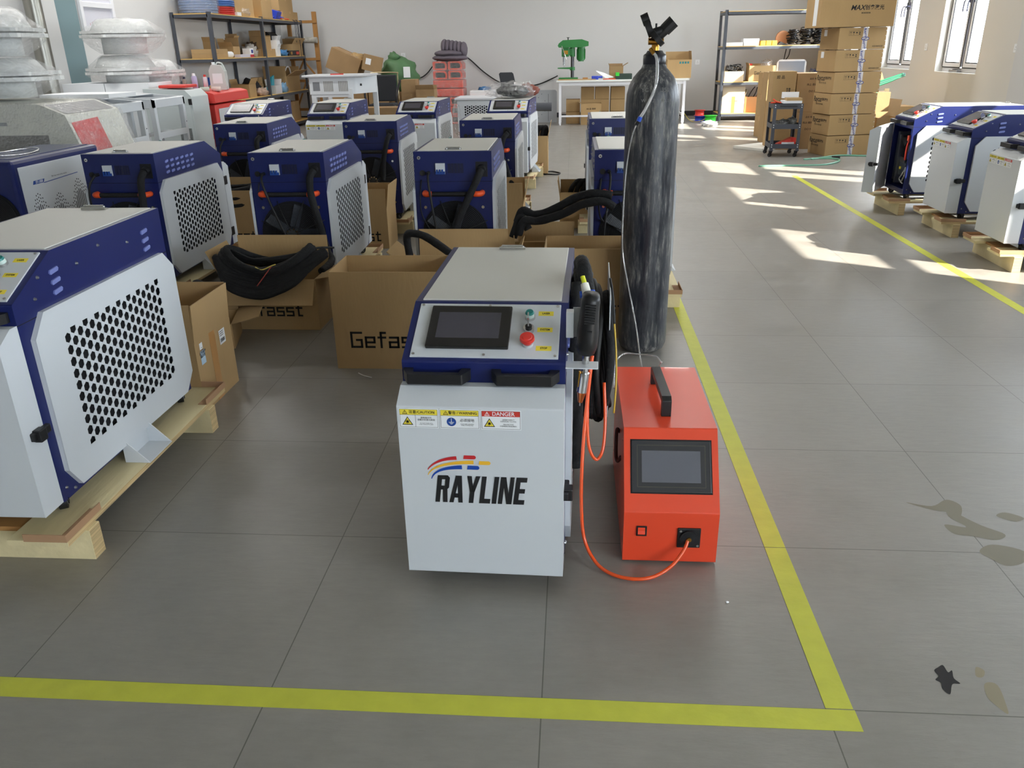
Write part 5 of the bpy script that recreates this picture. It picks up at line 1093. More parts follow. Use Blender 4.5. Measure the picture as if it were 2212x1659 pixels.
item('blue_bag', 'light blue plastic bag at the lower shelf front by the third post', 'bag', MB().blob((0, 0, .06), .07, .22, .10, amp=.5, fr=3, flat=0.), (-3.98, 13.75, zl), M('pale_blue_plastic', (120, 165, 200), .3, bump=.5, bscale=12))
q = MB()
for k in range(7): q.tube([(.02*math.sin(k), -.3+.02*k, .012+.006*k), (.03, -.05, .03+.006*k), (.0, .25-.02*k, .012+.006*k)], .009, 6, (M('orange_wire'), M('hose_blue'), M('pink_wire', (225, 110, 120), .4))[k % 3])
item('wire_heap', 'blue and orange leads bundled at the lower shelf front', 'wires', q, (-3.98, 14.3, zl))
carton('brown carton standing on the floor level of the left shelf, right part', -4.15, 14.2, .4, .6, .35, z=.1005)
carton('second brown carton on the floor level of the left shelf', -4.15, 13.4, .4, .5, .3, z=.1005)
# timber frame leaning behind the shelf
wr = thing('timber_crate_frame', 'tall rough timber frame with cross braces in the back left corner', 'frame', (-3.72, 15.2, 0))
q = MB()
for (x0, x1) in ((-.52, -.45), (-.02, .06)): q.box(x0, x1, -.03, .03, 0, 1.80 if x0 < -.1 else 2.0)
q.build('upright', OLDWOOD, wr, .004); q = MB()
for z in (.22, .75, 1.14, 1.80): q.box(-.53, .07, -.055, -.03, z, z+.05)
q.build('rail', OLDWOOD, wr, .004); q = MB()
for (a, b) in (((-.48, .25), (-.25, .75)), ((-.25, .75), (.02, .27)), ((-.48, .75), (-.25, 1.14)), ((-.25, 1.14), (.02, .80))):
    q.cyl((a[0], -.065, a[1]), (b[0], -.065, b[1]), .02, n=4, smooth=False)
q.build('brace', OLDWOOD, wr); q = MB(); q.cyl((-.5, -.09, 1.52), (.06, -.09, 1.50), .055, n=14).cyl((-.56, -.09, 1.52), (-.5, -.09, 1.52), .035, n=10); q.build('wrapped_roll', M('newsprint', (185, 182, 172), .7, noise=.4, scale=18), wr)
# ------------------------------------------------------------------ white cabinet frame, cartons, bag, chair
wf = thing('open_frame_cabinet', 'white open frame cabinet with vent slots in front of the tilted cartons', 'cabinet', (-2.17, 10.9, 0), 0, 'white open frame cabinets')
q = MB()
for (px, py) in ((-.40, 0), (.14, 0), (.38, .55), (-.40, .55)): q.box(px, px+.07, py, py+.06, .0, .80)
for z in (.10, .68): q.box(-.40, .21, 0, .04, z, z+.05)
q.box(.14, .45, .55, .59, .1, .15); q.box(-.15, -.10, 0, .04, .12, .70); q.prism([(.14, 0), (.45, .55), (.45, .61), (.10, .02)], .10, .15, 'z'); q.build('frame', WHITE, wf, .004)
q = MB(); q.prism([(-.42, -.01), (.15, -.01), (.25, .05), (.45, .52), (.45, .62), (-.42, .62)], .72, .955, 'z'); q.build('cabinet_top', WHITE, wf, .02)
MB().box(-.50, .46, -.06, .64, .956, .985).build('worktop', WHITE, wf, .006)
q = MB()
for x0 in (-.20, .02):
    for k in range(6): q.box(x0+.024*k, x0+.024*k+.015, -.012, -.0105, .76, .90)
q.build('vent_slots', M('vent_grey2', (150, 150, 146), .6), wf); MB().box(-.36, -.26, -.012, -.0105, .77, .89).build('socket_panel', M('mid_grey'), wf)
MB().box(-.09, .1, .0, .02, .985, 1.0).build('red_edge', CABRED, wf)
MB().cyl((.30, .17, .84), (.31, .165, .84), .022, n=4).build('square_hole', HOLE, wf)
c = carton('large battered carton tilted on the pile by the timber frame', -2.86, 13.8, .56, .5, .36, z=.78, m=CARDD, name='carton'); c.rotation_euler = (0, .42, .0); c.location = (-2.87, 13.9, .93)
sp_ = carton('brown carton supporting the tilted ones behind the white frame cabinet', -2.8, 13.9, .8, .6, .76, z=0, m=CARDD)
item('parcel', 'round parcel in clear wrap with blue print between the tilted cartons', 'parcel', MB().blob((0, 0, .1), .2, .16, .16, amp=.25, fr=2, flat=0.), (-2.60, 13.85, 1.0), M('parcel_print', (176, 146, 100), .35, noise=.6, scale=14))
c = carton('battered carton with two white labels beside the green bag', -2.3, 13.7, .34, .34, .26, z=0, m=CARDD); c.rotation_euler = (0, .25, .2); c.location = (-2.33, 13.75, .96); MB().box(-.12, -.03, -.172, -.1705, .1, .2).build('paper_label', PAPER, c)
carton('brown carton under the labelled one by the green bag', -2.2, 13.85, .36, .5, .84, z=0, m=CARDD)
o = thing('green_bag', 'big tied dark green cloth bag by the wall with a white tag', 'bag', (-1.92, 14.2, .62))
q = MB(); q.blob((0, 0, .25), .34, .28, .30, 28, 18, amp=.22, fr=2.2); q.blob((-.08, -.02, .55), .10, .08, .09, 16, 10, amp=.6, fr=4); q.build('bag_body', BAGG, o)
MB().box(.10, .22, -.285, -.283, .22, .40, None, T((0, 0, 0), .1)).build('paper_label', PAPER, o)
carton('brown carton under the green bag', -1.9, 14.25, .5, .5, .60, z=0, m=CARDD)
ch = thing('folding_chair', 'black upholstered chair with metal frame standing before the green bag', 'chair', (-1.92, 12.9, 0))
MB().box(-.20, .20, .0, .05, .50, .92).build('backrest', M('chair_black', (44, 46, 50), .8), ch, .02); MB().box(-.21, .21, -.38, .02, .42, .48).build('seat', M('chair_black'), ch, .02)
q = MB(); q.tube([(-.22, .03, .5), (-.22, .03, .90), (-.2, .03, .95), (.2, .03, .95), (.22, .03, .90), (.22, .03, .5)], .011, 8)
q.build('back_frame', M('gold_metal', (190, 175, 140), .3, .9), ch)
for s_ in (-1, 1):
    MB().tube([(s_*.22, .04, .52), (s_*.25, -.36, 0.01)], .011, 8).build('leg', M('gold_metal'), ch); MB().tube([(s_*.22, -.3, .44), (s_*.25, .10, 0.01)], .011, 8).build('leg', M('gold_metal'), ch)
    MB().tube([(s_*.25, .06, .80), (s_*.27, -.05, .82), (s_*.27, -.32, .66), (s_*.25, -.34, .5)], .018, 8).build('armrest', BLACK, ch)
for i, (x, y, w_, d, h, z, lb, fl_) in enumerate(((-1.62, 13.6, .26, .35, .42, .0, 'brown carton right of the chair, lower one', None), (-1.62, 13.6, .26, .35, .40, .4205, 'brown carton right of the chair, upper one', None),
    (-1.32, 13.5, .34, .35, .40, 0, 'printed brown carton by the red stack, lower one', None), (-1.32, 13.5, .32, .34, .26, .4005, 'open brown carton by the red stack, upper one', {'f': (.1, 40), 'b': (.06, 0)}),
    (-1.62, 12.1, .95, .4, .46, 0, 'long strapped brown carton behind the forward-facing welders', None))):
    carton(lb, x, y, w_, d, h, z=z, m=CARDD, flaps=fl_)
item('white_crate', 'white tray with black cable in front of the long strapped carton', 'tray', MB().box(-.2, .2, -.1, .1, 0, .03, PAPER).box(-.2, .2, .09, .1, .03, .12, PAPER).tube([(-.17, 0, .1), (-.1, -.05, .06), (0, -.06, .08), (.1, -.03, .11), (.17, 0, .13)], .012, 8, RUBBER), (-1.22, 11.2, .0), None)
# stack of wrapped red feeder shells with the quilt on top
RG = 'red wire feeder shells in shrink wrap'
def shell(label, x, y, z, w_=.27, h=.155, d=.5, side=False, rz=0.):
    t = thing('feeder_shell', label, 'feeder shell', (x, y, z), rz, RG)
    a = w_/2; b = .028
    if side:
        q = MB(); q.box(-a, a, 0, d, .004, h-.004); q.build('shell_body', REDP, t, .02)
    else:
        q = MB(); o_ = [(-a+.02, .004), (a-.02, .004), (a, .02), (a, h-.05), (a-.04, h-.004), (-a+.02, h-.004), (-a, h-.02), (-a, .02)]
        n = len(o_); cx_, cz = 0, h/2; i_ = [(cx_+(p[0]-cx_)*.74, cz+(p[1]-cz)*.62) for p in o_]
        v = [(p[0], 0, p[1]) for p in o_]+[(p[0], 0, p[1]) for p in i_]+[(p[0], .12, p[1]) for p in i_]+[(p[0], d, p[1]) for p in o_]
        f = []
        for k in range(n):
            j = (k+1) % n; f += [(k, j, n+j, n+k), (n+k, n+j, 2*n+j, 2*n+k), (k, 3*n+k, 3*n+j, j)]
        f += [tuple(range(2*n, 3*n)), tuple(range(3*n, 4*n))]
        q.add(v, f); q.build('shell_body', REDP, t)
        q = MB(); q.quad([(p[0], .118, p[1]) for p in i_]); q.build('shell_opening', HOLE, t)
    f = MB(); g = .006
    nx, nz = 9, 5; vv = []; ff = []
    for i in range(nx+1):
        for j in range(nz+1):
            vv.append((-a-g+(w_+2*g)*i/nx, -.012+.010*pnoise(Vector((i*.9+x*7, j*.9, z*9))), (h)*j/nz))
    for i in range(nx):
        for j in range(nz): p = i*(nz+1)+j; ff.append((p, p+nz+1, p+nz+2, p+1))
    f.add(vv, ff, None, None, True); f.box(a+g*.3, a+g*.35, 0, d, .002, h); f.box(-a-g*.35, -a-g*.3, 0, d, .002, h); f.build('shrink_wrap', WRAPF, t)
    return t
ybk = 14.35
rows = [(0, 'bottom'), (.16, 'second'), (.32, 'third')]
for z, nm in rows:
    for s_, sd in ((-1, 'left'), (1, 'right')): shell('red shrink-wrapped shell, %s in the %s layer of the stack' % (sd, nm), -1.06+s_*.145, ybk, z)
for k in range(2):
    shell('red shrink-wrapped shell lying sideways, %s of the two sideways layers' % ('lower' if k == 0 else 'upper'), -1.06, ybk, .48+.15*k, .56, .145, .5, True)
for z, nm in ((.78, 'upper'), (.94, 'topmost')):
    for s_, sd in ((-1, 'left'), (1, 'right')): shell('red shrink-wrapped shell, %s in the %s layer under the quilt' % (sd, nm), -1.06+s_*.14, ybk+.01, z, .26, .155)
for x in (-.62, -.36):
    for z in (0, .16, .32): shell('red shrink-wrapped shell low beside the stack, %s column, layer %s' % ('left' if x < -.5 else 'right', {0: 'bottom', .16: 'middle', .32: 'top'}[z]), x, ybk, z, .25, .155)
o = thing('quilt', 'folded grey quilt on top of the wrapped red stack', 'quilt', (-1.0, 14.6, 1.0985))
q = MB()
for (zz, w_, off, ty) in ((.05, .33, -.03, .0), (.125, .29, -.03, .02)): q.blob((off, -.04, zz), w_, .28, .065, 26, 12, amp=.12, fr=3)
for k in range(6): q.blob((-.13+.07*k, .02, .235-.010*k), .066, .25, .135, 18, 14, amp=.06, fr=3)
q.build('quilt_cover', GREYBL, o)
cbw = MB().tube([(-2.0, 15.56, .80), (-1.8, 15.57, .78), (-1.65, 15.57, .86), (-1.5, 15.57, 1.02), (-1.3, 15.57, 1.18), (-1.0, 15.57, 1.2), (-.81, 15.57, 1.12), (-.52, 15.57, .87), (-.2, 15.57, .67), (.15, 15.57, .59), (.53, 15.57, .62), (.83, 15.57, .73), (.93, 15.4, .78)], .011, 8)
tag(cbw.build('wall_cable', RUBBER), 'black cable drooping along the back wall between the stack and the table', 'cable')
def socket(label, loc, rz=0., n='power_socket'):
    t = thing(n, label, 'socket', loc, rz); MB().box(-.043, .043, -.008, 0, -.043, .043).build('plate', PAPER, t, .003)
    q = MB()
    for (x, z) in ((-.012, -.012), (.012, -.012), (0, .012)): q.box(x-.002, x+.002, -.0085, -.008, z-.006, z+.006)
    q.build('socket_holes', HOLE, t)
socket('white wall socket on the back wall right of the green bag', (-2.11, YB, 1.20)); socket('white wall socket on the back wall left of the right shelf', (3.62, YB, .98))
socket('white socket between the two windows', (XR, 10.58, 1.21), -PI/2); socket('white socket on the right wall near the pilaster', (XR, 8.21, 1.20), -PI/2)
tag(MB().lathe([(.05, 0), (.06, .006), (.045, .012), (.045, .02)], 24).build('wall_ring', M('ring_grey', (150, 140, 130), .6)), 'small round wall outlet beside the pilaster', 'outlet')
bpy.data.objects['wall_ring'].location = (XR, 8.09, .98); bpy.data.objects['wall_ring'].rotation_euler = (0, -PI/2, 0)
# ------------------------------------------------------------------ leaning panel, perforated unit, bundle on the rightmost welder
lp_ = thing('punched_sheet', 'grey punched steel panel leaning on the wall left of the table', 'panel', (.74, 14.45, 0))
q = MB(); q.prism([(-.20, 0), (.20, 0), (.20, .54), (.17, .57), (-.17, .57), (-.20, .54)], 0, .02, 'y'); q.build('panel_sheet', M('panel_grey', (176, 180, 184), .4, .3), lp_)
q = MB(); q.box(.04, .044, -.004, 0, .02, .5)
for k in range(8): q.cyl((-.14+.06*(k % 3), -.003, .08+.06*k), (-.14+.06*(k % 3), 0, .08+.06*k), .006, n=8)
q.box(-.14, .0, -.003, 0, .24, .30); q.build('cut_outs', HOLE, lp_)
lp_.rotation_euler = (-.02, 0, 0)
pu = thing('perforated_unit', 'white perforated steel unit in loose plastic between forward-facing welders', 'steel unit', (.06, 9.0, .0))
MB().box(-.23, .25, 0, .5, .35, .72).build('unit_case', WHITE, pu, .004)
me = via_curve_panel([(-.16, -.07), (.16, -.07), (.16, .10), (-.16, .10)], hexes(-.14, .14, -.05, .08, .026, .03, .0125), .0015); me.transform(fr(.01, -.004, .57, (1, 0, 0), (0, 0, 1))); me.materials.clear(); me.materials.append(WHITE)
o = bpy.data.objects.new('perforated_plate', me); COL.objects.link(o); o.parent = pu
MB().quad([(-.15, -.001, .50), (.17, -.001, .50), (.17, -.001, .67), (-.15, -.001, .67)]).build('dark_backing', HOLE, o)  # dark sheet painted in for the shade behind the holes
MB().box(-.26, .27, -.02, .54, .722, .745).build('unit_lid', M('lid_white', (224, 226, 232), .4), pu, .003)
q = MB(); q.box(-.2, .2, .03, .47, .0, .35); q.build('unit_base', OLDWOOD, pu)
q = MB(); q.blob((-.24, .1, .5), .06, .2, .22, 18, 12, amp=.5, fr=4); q.build('plastic_film', FILM, pu)
item('white_tray', 'white foam tray with blue film on the low red shells', 'tray', MB().box(-.22, .22, -.2, .2, 0, .10, PAPER), (-.45, 14.6, .4805), None, bevel=.01)
item('blue_film', 'crumpled blue film on the white foam tray', 'film', MB().blob((0, 0, .02), .11, .08, .035, amp=.7, fr=4), (-.42, 14.6, .585), M('blue_plastic'))
o = thing('plastic_bundle', 'black monitor parts in clear plastic lying on the rightmost forward welder', 'bundle', (.60, 7.35, .8365))
MB().blob((.03, 0, .06), .16, .15, .055, 22, 12, amp=.3, fr=3, flat=0.).build('dark_parts', M('bag_black'), o); MB().blob((0, .02, .06), .24, .20, .085, 26, 14, amp=.5, fr=3, flat=0.).build('plastic_film', FILM, o)
item('brown_cloth', 'brown cloth draped over the back of the rightmost forward welder', 'cloth', MB().blob((0, 0, .04), .13, .12, .07, 20, 12, amp=.5, fr=4, flat=0.), (.755, 7.58, .8365), M('brown_rag', (120, 62, 48), .8, bump=.5))
item('foam_roll', 'dark grey foam tube end beyond the rightmost forward welder', 'tube', MB().cyl((0, 0, 0), (.36, 0, 0), .05, n=18), (.62, 9.2, .6155), M('foam_grey', (80, 82, 88), .8))
item('support_crate', 'low pine crate under the foam tube', 'crate', MB().box(0, .16, -.1, .1, 0, .565), (.62, 9.2, 0), PINE)
oc = thing('office_chair', 'dark mesh office chair back rising behind the rightmost forward welder', 'chair', (.32, 11.2, 0), .15)
q = MB(); q.prism([(-.10, .60), (.13, .60), (.05, .95), (.03, .97), (-.14, .97), (-.16, .95)], 0, .03, 'y'); q.build('backrest', M('mesh_dark', (52, 54, 58), .8), oc, .02)
MB().box(-.22, .22, -.42, .02, .44, .50).build('seat', M('mesh_dark'), oc, .02); MB().cyl((0, -.2, .08), (0, -.2, .44), .025, n=12).build('gas_lift', BLACK, oc)
for k in range(5):
    a = 2*PI*k/5; MB().cyl((0, -.2, .09), (.27*math.cos(a), -.2+.27*math.sin(a), .06), .018, n=8).cyl((.27*math.cos(a)-.012, -.2+.27*math.sin(a), .026), (.27*math.cos(a)+.012, -.2+.27*math.sin(a), .026), .026, n=14).build('leg', BLACK, oc)
MB().box(-.03, .03, .0, .03, .48, .62).build('back_support', BLACK, oc)
# ------------------------------------------------------------------ work table with bench drill
tb = thing('work_table', 'long white work table with steel legs against the back wall', 'table', (2.09, 14.15, 0))
MB().box(-1.15, 1.15, -.42, .40, .725, .755).build('tabletop', M('table_white', (228, 230, 226), .4), tb, .003)
for x in (-1.08, 1.08):
    for y in (-.36, .34): MB().box(x-.022, x+.022, y-.022, y+.022, .03, .725).cyl((x, y, 0), (x, y, .03), .018, n=10).build('leg', PVC, tb)
q = MB(); q.box(-1.06, 1.06, -.375, -.345, .67, .725).box(-1.06, 1.06, .33, .36, .67, .725).box(-1.06, 1.06, .33, .35, .14, .17).box(-1.06, -.3, -.375, -.35, .14, .17)
for x in (-1.08, 1.08): q.box(x-.02, x+.02, -.34, .32, .14, .17).box(x-.02, x+.02, -.34, .32, .68, .725)
q.build('table_frame', PVC, tb)
dr = thing('bench_drill', 'green bench drill with motor standing on the white table', 'drill', (1.20, 14.1, .7555))
MB().box(-.22, .12, -.14, .14, 0, .035).build('base', GREENP, dr, .006)
MB().cyl((.02, 0, .03), (.02, 0, .45), .030, n=20).build('column', M('drill_steel', (90, 90, 92), .3, .9), dr)
q = MB(); q.prism([(-.24, .56), (-.22, .60), (-.15, .65), (.18, .66), (.30, .62), (.30, .55), (.20, .53), (-.22, .53)], -.10, .10, 'y'); q.build('belt_cover', GREENP, dr, .012)
q = MB(); q.box(-.17, -.04, -.075, .075, .38, .54); q.cyl((.02, 0, .38), (.02, 0, .54), .045, n=20); q.box(-.05, .03, -.05, .05, .40, .52); q.build('head', GREENP, dr, .01)
q = MB(); q.cyl((.17, 0, .32), (.17, 0, .53), .07, n=24); q.cyl((.17, 0, .30), (.17, 0, .32), .05, n=24)
for k in range(16): a = 2*PI*k/16; q.box(-.003, .003, .068, .078, .34, .50, None, T((.17, 0, 0), a))
q.build('motor', GREENP, dr)
MB().cyl((-.13, 0, .29), (-.13, 0, .38), .02, n=16).cyl((-.13, 0, .24), (-.13, 0, .29), .018, .012, 14).cyl((-.13, 0, .19), (-.13, 0, .24), .004, n=8).build('chuck', STEEL, dr)
MB().cyl((.02, 0, .155), (.02, 0, .21), .045, n=20).prism([(-.24, .185), (.0, .175), (.0, .205), (-.24, .20)], -.10, .10, 'y').build('drill_table', GREENP, dr, .004)
q = MB(); q.cyl((-.12, -.08, .43), (-.17, -.14, .56), .006, n=8).cyl((-.12, -.08, .43), (-.08, -.12, .33), .006, n=8).cyl((-.12, -.08, .43), (-.12, -.07, .40), .02, n=12); q.build('feed_lever', CHROME, dr)
MB().box(-.13, -.06, -.078, -.075, .42, .48).build('rating_plate', BRASS, dr); MB().cyl((-.06, 0, .65), (-.06, 0, .685), .01, n=10).cyl((-.06, 0, .685), (-.06, 0, .695), .025, n=12).build('cover_knob', BLACK, dr)
on = .7555
item('cardboard_sheet', 'brown sheet lying at the table edge in front of the drill', 'board', MB().box(-.33, .33, -.12, .12, 0, .012), (1.30, 13.87, on), CARD)
carton('small open carton with papers on the table right of the drill', 2.0, 14.2, .24, .22, .21, z=on, flaps={'r': (.10, 60), 'b': (.04, 10), 'l': (.05, 20)}, m=CARDD)
item('paper_stack', 'bent white papers leaning beside the small open carton', 'paper', MB().quad([(-.2, 0, .14), (-.06, 0, .10), (.12, -.03, .03), (-.02, -.05, .02)]).quad([(-.2, .01, .15), (-.06, .01, .11), (.12, -.02, .04), (-.02, -.04, .02)]), (1.83, 13.95, on), PAPER)
item('blue_tool', 'small blue power tool on the table between drill and carton', 'tool', MB().box(-.07, .05, -.03, .03, 0, .06).cyl((.05, 0, .04), (.12, 0, .04), .02, n=12), (1.63, 13.92, on), M('bin_blue'), bevel=.008)
item('wood_block', 'small brown block on the table right of the drill', 'block', MB().box(-.045, .045, -.03, .03, 0, .035), (1.45, 13.95, on), OLDWOOD)
item('orange_strap', 'orange and white strip on the table in front of the small carton', 'strap', MB().tube([(-.1, 0, .006), (-.03, -.03, .01), (.05, .0, .008), (.12, -.02, .006)], .008), (1.86, 13.82, on), M('orange_wire'))
item('green_case', 'bright green and dark tool case on the table by the gas cylinder', 'case', MB().box(-.14, .14, -.12, .12, 0, .055, M('case_dark', (40, 60, 50), .5)).box(-.14, -.08, -.12, .12, .056, .11, M('bright_green', (60, 210, 60), .4)).box(-.08, .14, -.12, .12, .056, .09, M('case_dark')), (2.12, 13.92, on), None)
c = carton('open brown carton with blue-green marks at the right end of the table', 3.08, 14.1, .42, .34, .30, z=on, flaps={'b': (.13, 3), 'r': (.14, -6)}, tape=False)
q = MB()
for k in range(4): q.quad([(-.0+.045*k, -.1715, .235), (.03+.045*k, -.1715, .235), (.03+.045*k, -.1715, .268), (.0+.045*k, -.1715, .268)])
q.build('printed_marks', M('teal_ink', (30, 120, 125), .6), c)
UG = 'brown cartons under the work table'
for (x, z, lb, w_, h) in ((1.50, .4205, 'left carton of the upper row under the table', .235, .20), (1.76, .4205, 'middle carton of the upper row under the table', .25, .20), (2.04, .4205, 'right carton of the upper row under the table', .25, .20),
    (1.50, .2105, 'left carton of the middle layer under the table', .235, .205), (1.76, .2105, 'middle carton of the middle layer under the table', .25, .205), (2.04, .2105, 'right carton of the middle layer under the table', .25, .205),
    (1.24, .2105, 'carton left of the under-table pile, upper one', .25, .205), (1.24, 0, 'carton left of the under-table pile, lower one', .25, .205), (1.76, 0, 'middle carton of the bottom layer under the table', .25, .205), (2.04, 0, 'right carton of the bottom layer under the table', .25, .205)):
    carton(lb, x, 14.25, w_, .3, h, z=z, group=UG)
carton('larger open printed carton in front of the pile under the table', 1.56, 13.955, .36, .26, .36, flaps={'b': (.06, 20), 'l': (.05, 60)}, print_=[('AB 品 易碎', 'f', 0, .27, .035)])
# ------------------------------------------------------------------ things on the right shelf
item('white_box', 'long white box at the left end of the upper right shelf', 'box', MB().box(-.16, .16, -.1, .1, 0, .06), (4.08, 14.5, 1.2555), PAPER)
item('white_box', 'taller white box on the upper right shelf next to the yellow blocks', 'box', MB().box(-.14, .14, -.1, .1, 0, .12), (4.37, 14.5, 1.2555), PAPER)
for k in range(3): item('yellow_block', 'yellow foam block on the upper right shelf, %s of three' % ('left', 'middle', 'right')[k], 'block', MB().box(-.045, .045, -.05, .05, 0, .08), (4.57+.1*k, 14.42, 1.2555), M('foam_yellow', (225, 170, 60), .8), bevel=.008)
item('black_scraps', 'dark flat scrap beside the yellow blocks', 'scrap', MB().prism([(-.1, 0), (.1, 0), (-.04, .06)], -.05, .05, 'y'), (4.92, 14.45, 1.2555), RUBBER)
for k in range(3):
    q = MB(); random.seed(20+k)
    for j in range(26):
        rr0 = random.uniform(.04, .12); zc = random.uniform(.02, .05)+(.24+.03*k)*random.random()*(1-rr0*2); t1, t2 = random.uniform(-.35, .35), random.uniform(-.3, .3)
        q.tube([(rr0*math.cos(2*PI*i/10), rr0*math.sin(2*PI*i/10), max(.006, zc+rr0*(t1*math.cos(2*PI*i/10)+t2*math.sin(2*PI*i/10)))) for i in range(10)], .0075, 6, None, None, 3, True)
    item('cable_coil', 'tangled black cable heap on the upper right shelf, %s of three' % ('left', 'middle', 'right')[k], 'cable', q, (5.12+.22*k, 14.55, 1.2562), M('shiny_cable', (22, 22, 26), .25))
item('copper_roll', 'flesh-coloured roll behind the black coils', 'roll', MB().cyl((0, -.03, .12), (0, .03, .12), .12, n=24), (4.98, 14.72, 1.2555), M('peach', (215, 165, 130), .7))
q = MB(); random.seed(31)
for j in range(14): q.tube([(random.uniform(-.15, .15), random.uniform(-.05, .05), random.uniform(.0, .12)) for i in range(5)], .006, 6)
c = carton('tilted open carton at the left of the middle right shelf, black wires in it', 4.12, 14.55, .34, .3, .17, z=.6655, flaps={'b': (.08, 0)}, m=M('pale_card', (205, 190, 165), .85), tape=False)
item('wire_heap', 'tangle of black wires over the tilted carton on the right shelf', 'wires', q, (4.12, 14.52, .83), RUBBER)
c = carton('carton with black printed word on the middle right shelf', 4.60, 14.5, .46, .3, .26, z=.6655, flaps={'b': (.03, 0), 'l': (.05, 20)}, print_=[('Gefasst', 'f', .0, .14, .055)])
item('plastic_bag', 'clear plastic bag sticking out of the printed carton on the right shelf', 'bag', MB().blob((0, 0, .05), .1, .08, .07, amp=.6, fr=4), (4.70, 14.55, .905), FILM)
item('red_clamp', 'small red clamp on the printed carton of the right shelf', 'clamp', MB().box(-.03, .03, -.02, .02, 0, .03), (4.42, 14.55, .93), M('red_plastic'))
wt = thing('white_tray', 'white framed grey tray standing on the middle right shelf', 'tray', (5.16, 14.6, .6655)); q = MB(); q.prism([(-.26, 0), (.26, 0), (.26, .30), (.22, .35), (-.22, .35), (-.26, .30)], 0, .03, 'y'); q.build('tray_rim', WHITE, wt, .01); MB().box(-.23, .23, -.004, 0, .03, .32).build('tray_face', M('tray_grey', (120, 128, 142), .4), wt)
q = MB(); random.seed(33)
for j in range(8): q.tube([(random.uniform(-.08, .08), 0, random.uniform(.0, .2)) for i in range(5)], .007, 6)
item('wire_heap', 'blue-black wire tangle at the right of the grey tray', 'wires', q, (5.55, 14.5, .675), M('navy_wire', (24, 26, 60), .4))
item('wall_wire', 'thin dark wires hanging under the upper right shelf', 'wires', MB().tube([(0, 0, 0), (-.02, 0, -.15), (-.03, 0, -.32)], .008, 6).tube([(.07, 0, 0), (.05, 0, -.12), (-.01, 0, -.20)], .008, 6), (5.10, 14.86, 1.19), RUBBER)
c = carton('open printed carton with raised lid on the bottom right shelf', 4.14, 14.55, .40, .3, .28, z=.1305, flaps={'f': (.17, 2), 'b': (.1, 0), 'r': (.12, 20)}, m=M('pale_card'), tape=False, print_=[('CE FC 易碎', 'f', 0, .2, .03)])
MB().box(-.03, .03, -.1515, -.1505, .0, .28).build('tape', PTAPE, c)
carton('small orange-brown carton with cables on the bottom right shelf', 4.47, 14.5, .24, .2, .27, z=.1305, flaps={'r': (.1, 15), 'l': (.1, 20)}, m=M('orange_card', (214, 150, 96), .85), tape=False)
q = MB(); q.tube([(-.05, 0, 0), (0, 0, .1), (.06, 0, .18)], .008, 6).tube([(.04, 0, 0), (.08, 0, .08), (.10, 0, .17)], .008, 6); item('wire_heap', 'two black cable ends rising from the small orange-brown carton', 'wires', q, (4.47, 14.5, .39), RUBBER)
item('red_scrap', 'red and white scraps at the right of the bottom right shelf', 'scrap', MB().box(-.08, .08, -.04, .04, 0, .05), (4.68, 14.42, .1305), M('pink_wire'))
# spools on the floor by the shelf
for (x, y, z, r, h, c_, lb) in ((3.55, 14.25, .0, .12, .10, 'bin_blue', 'blue plastic spool on the floor by the right shelf'), (3.53, 14.25, .1, .10, .10, 'red_plastic', 'red spool stacked on the blue one'), (3.70, 14.05, .0, .12, .12, 'bright_green', 'yellow-green wire coil on the floor beside the spools')):
    item('spool', lb, 'spool', MB().lathe([(r, 0), (r, .008), (r*.8, .012), (r*.8, h-.012), (r, h-.008), (r, h)], 24), (x, y, z), M(c_))
item('loose_wire', 'yellow and blue loose wires around the spools', 'wires', MB().tube([(-.30, .1, .15), (-.2, 0, .03), (-.05, -.08, .02), (.1, -.05, .08), (.22, .0, .12)], .005, 6, M('yellow_wire')).tube([(-.1, .05, .03), (0, -.12, .01), (.12, -.06, .05)], .005, 6, M('bin_blue')), (3.55, 14.1, 0), None)
item('paper_scrap', 'crumpled white paper on the sunlit floor by the table', 'paper', MB().blob((0, 0, .03), .13, .12, .05, amp=.7, fr=5, flat=0.), (3.58, 13.35, 0), PAPER)
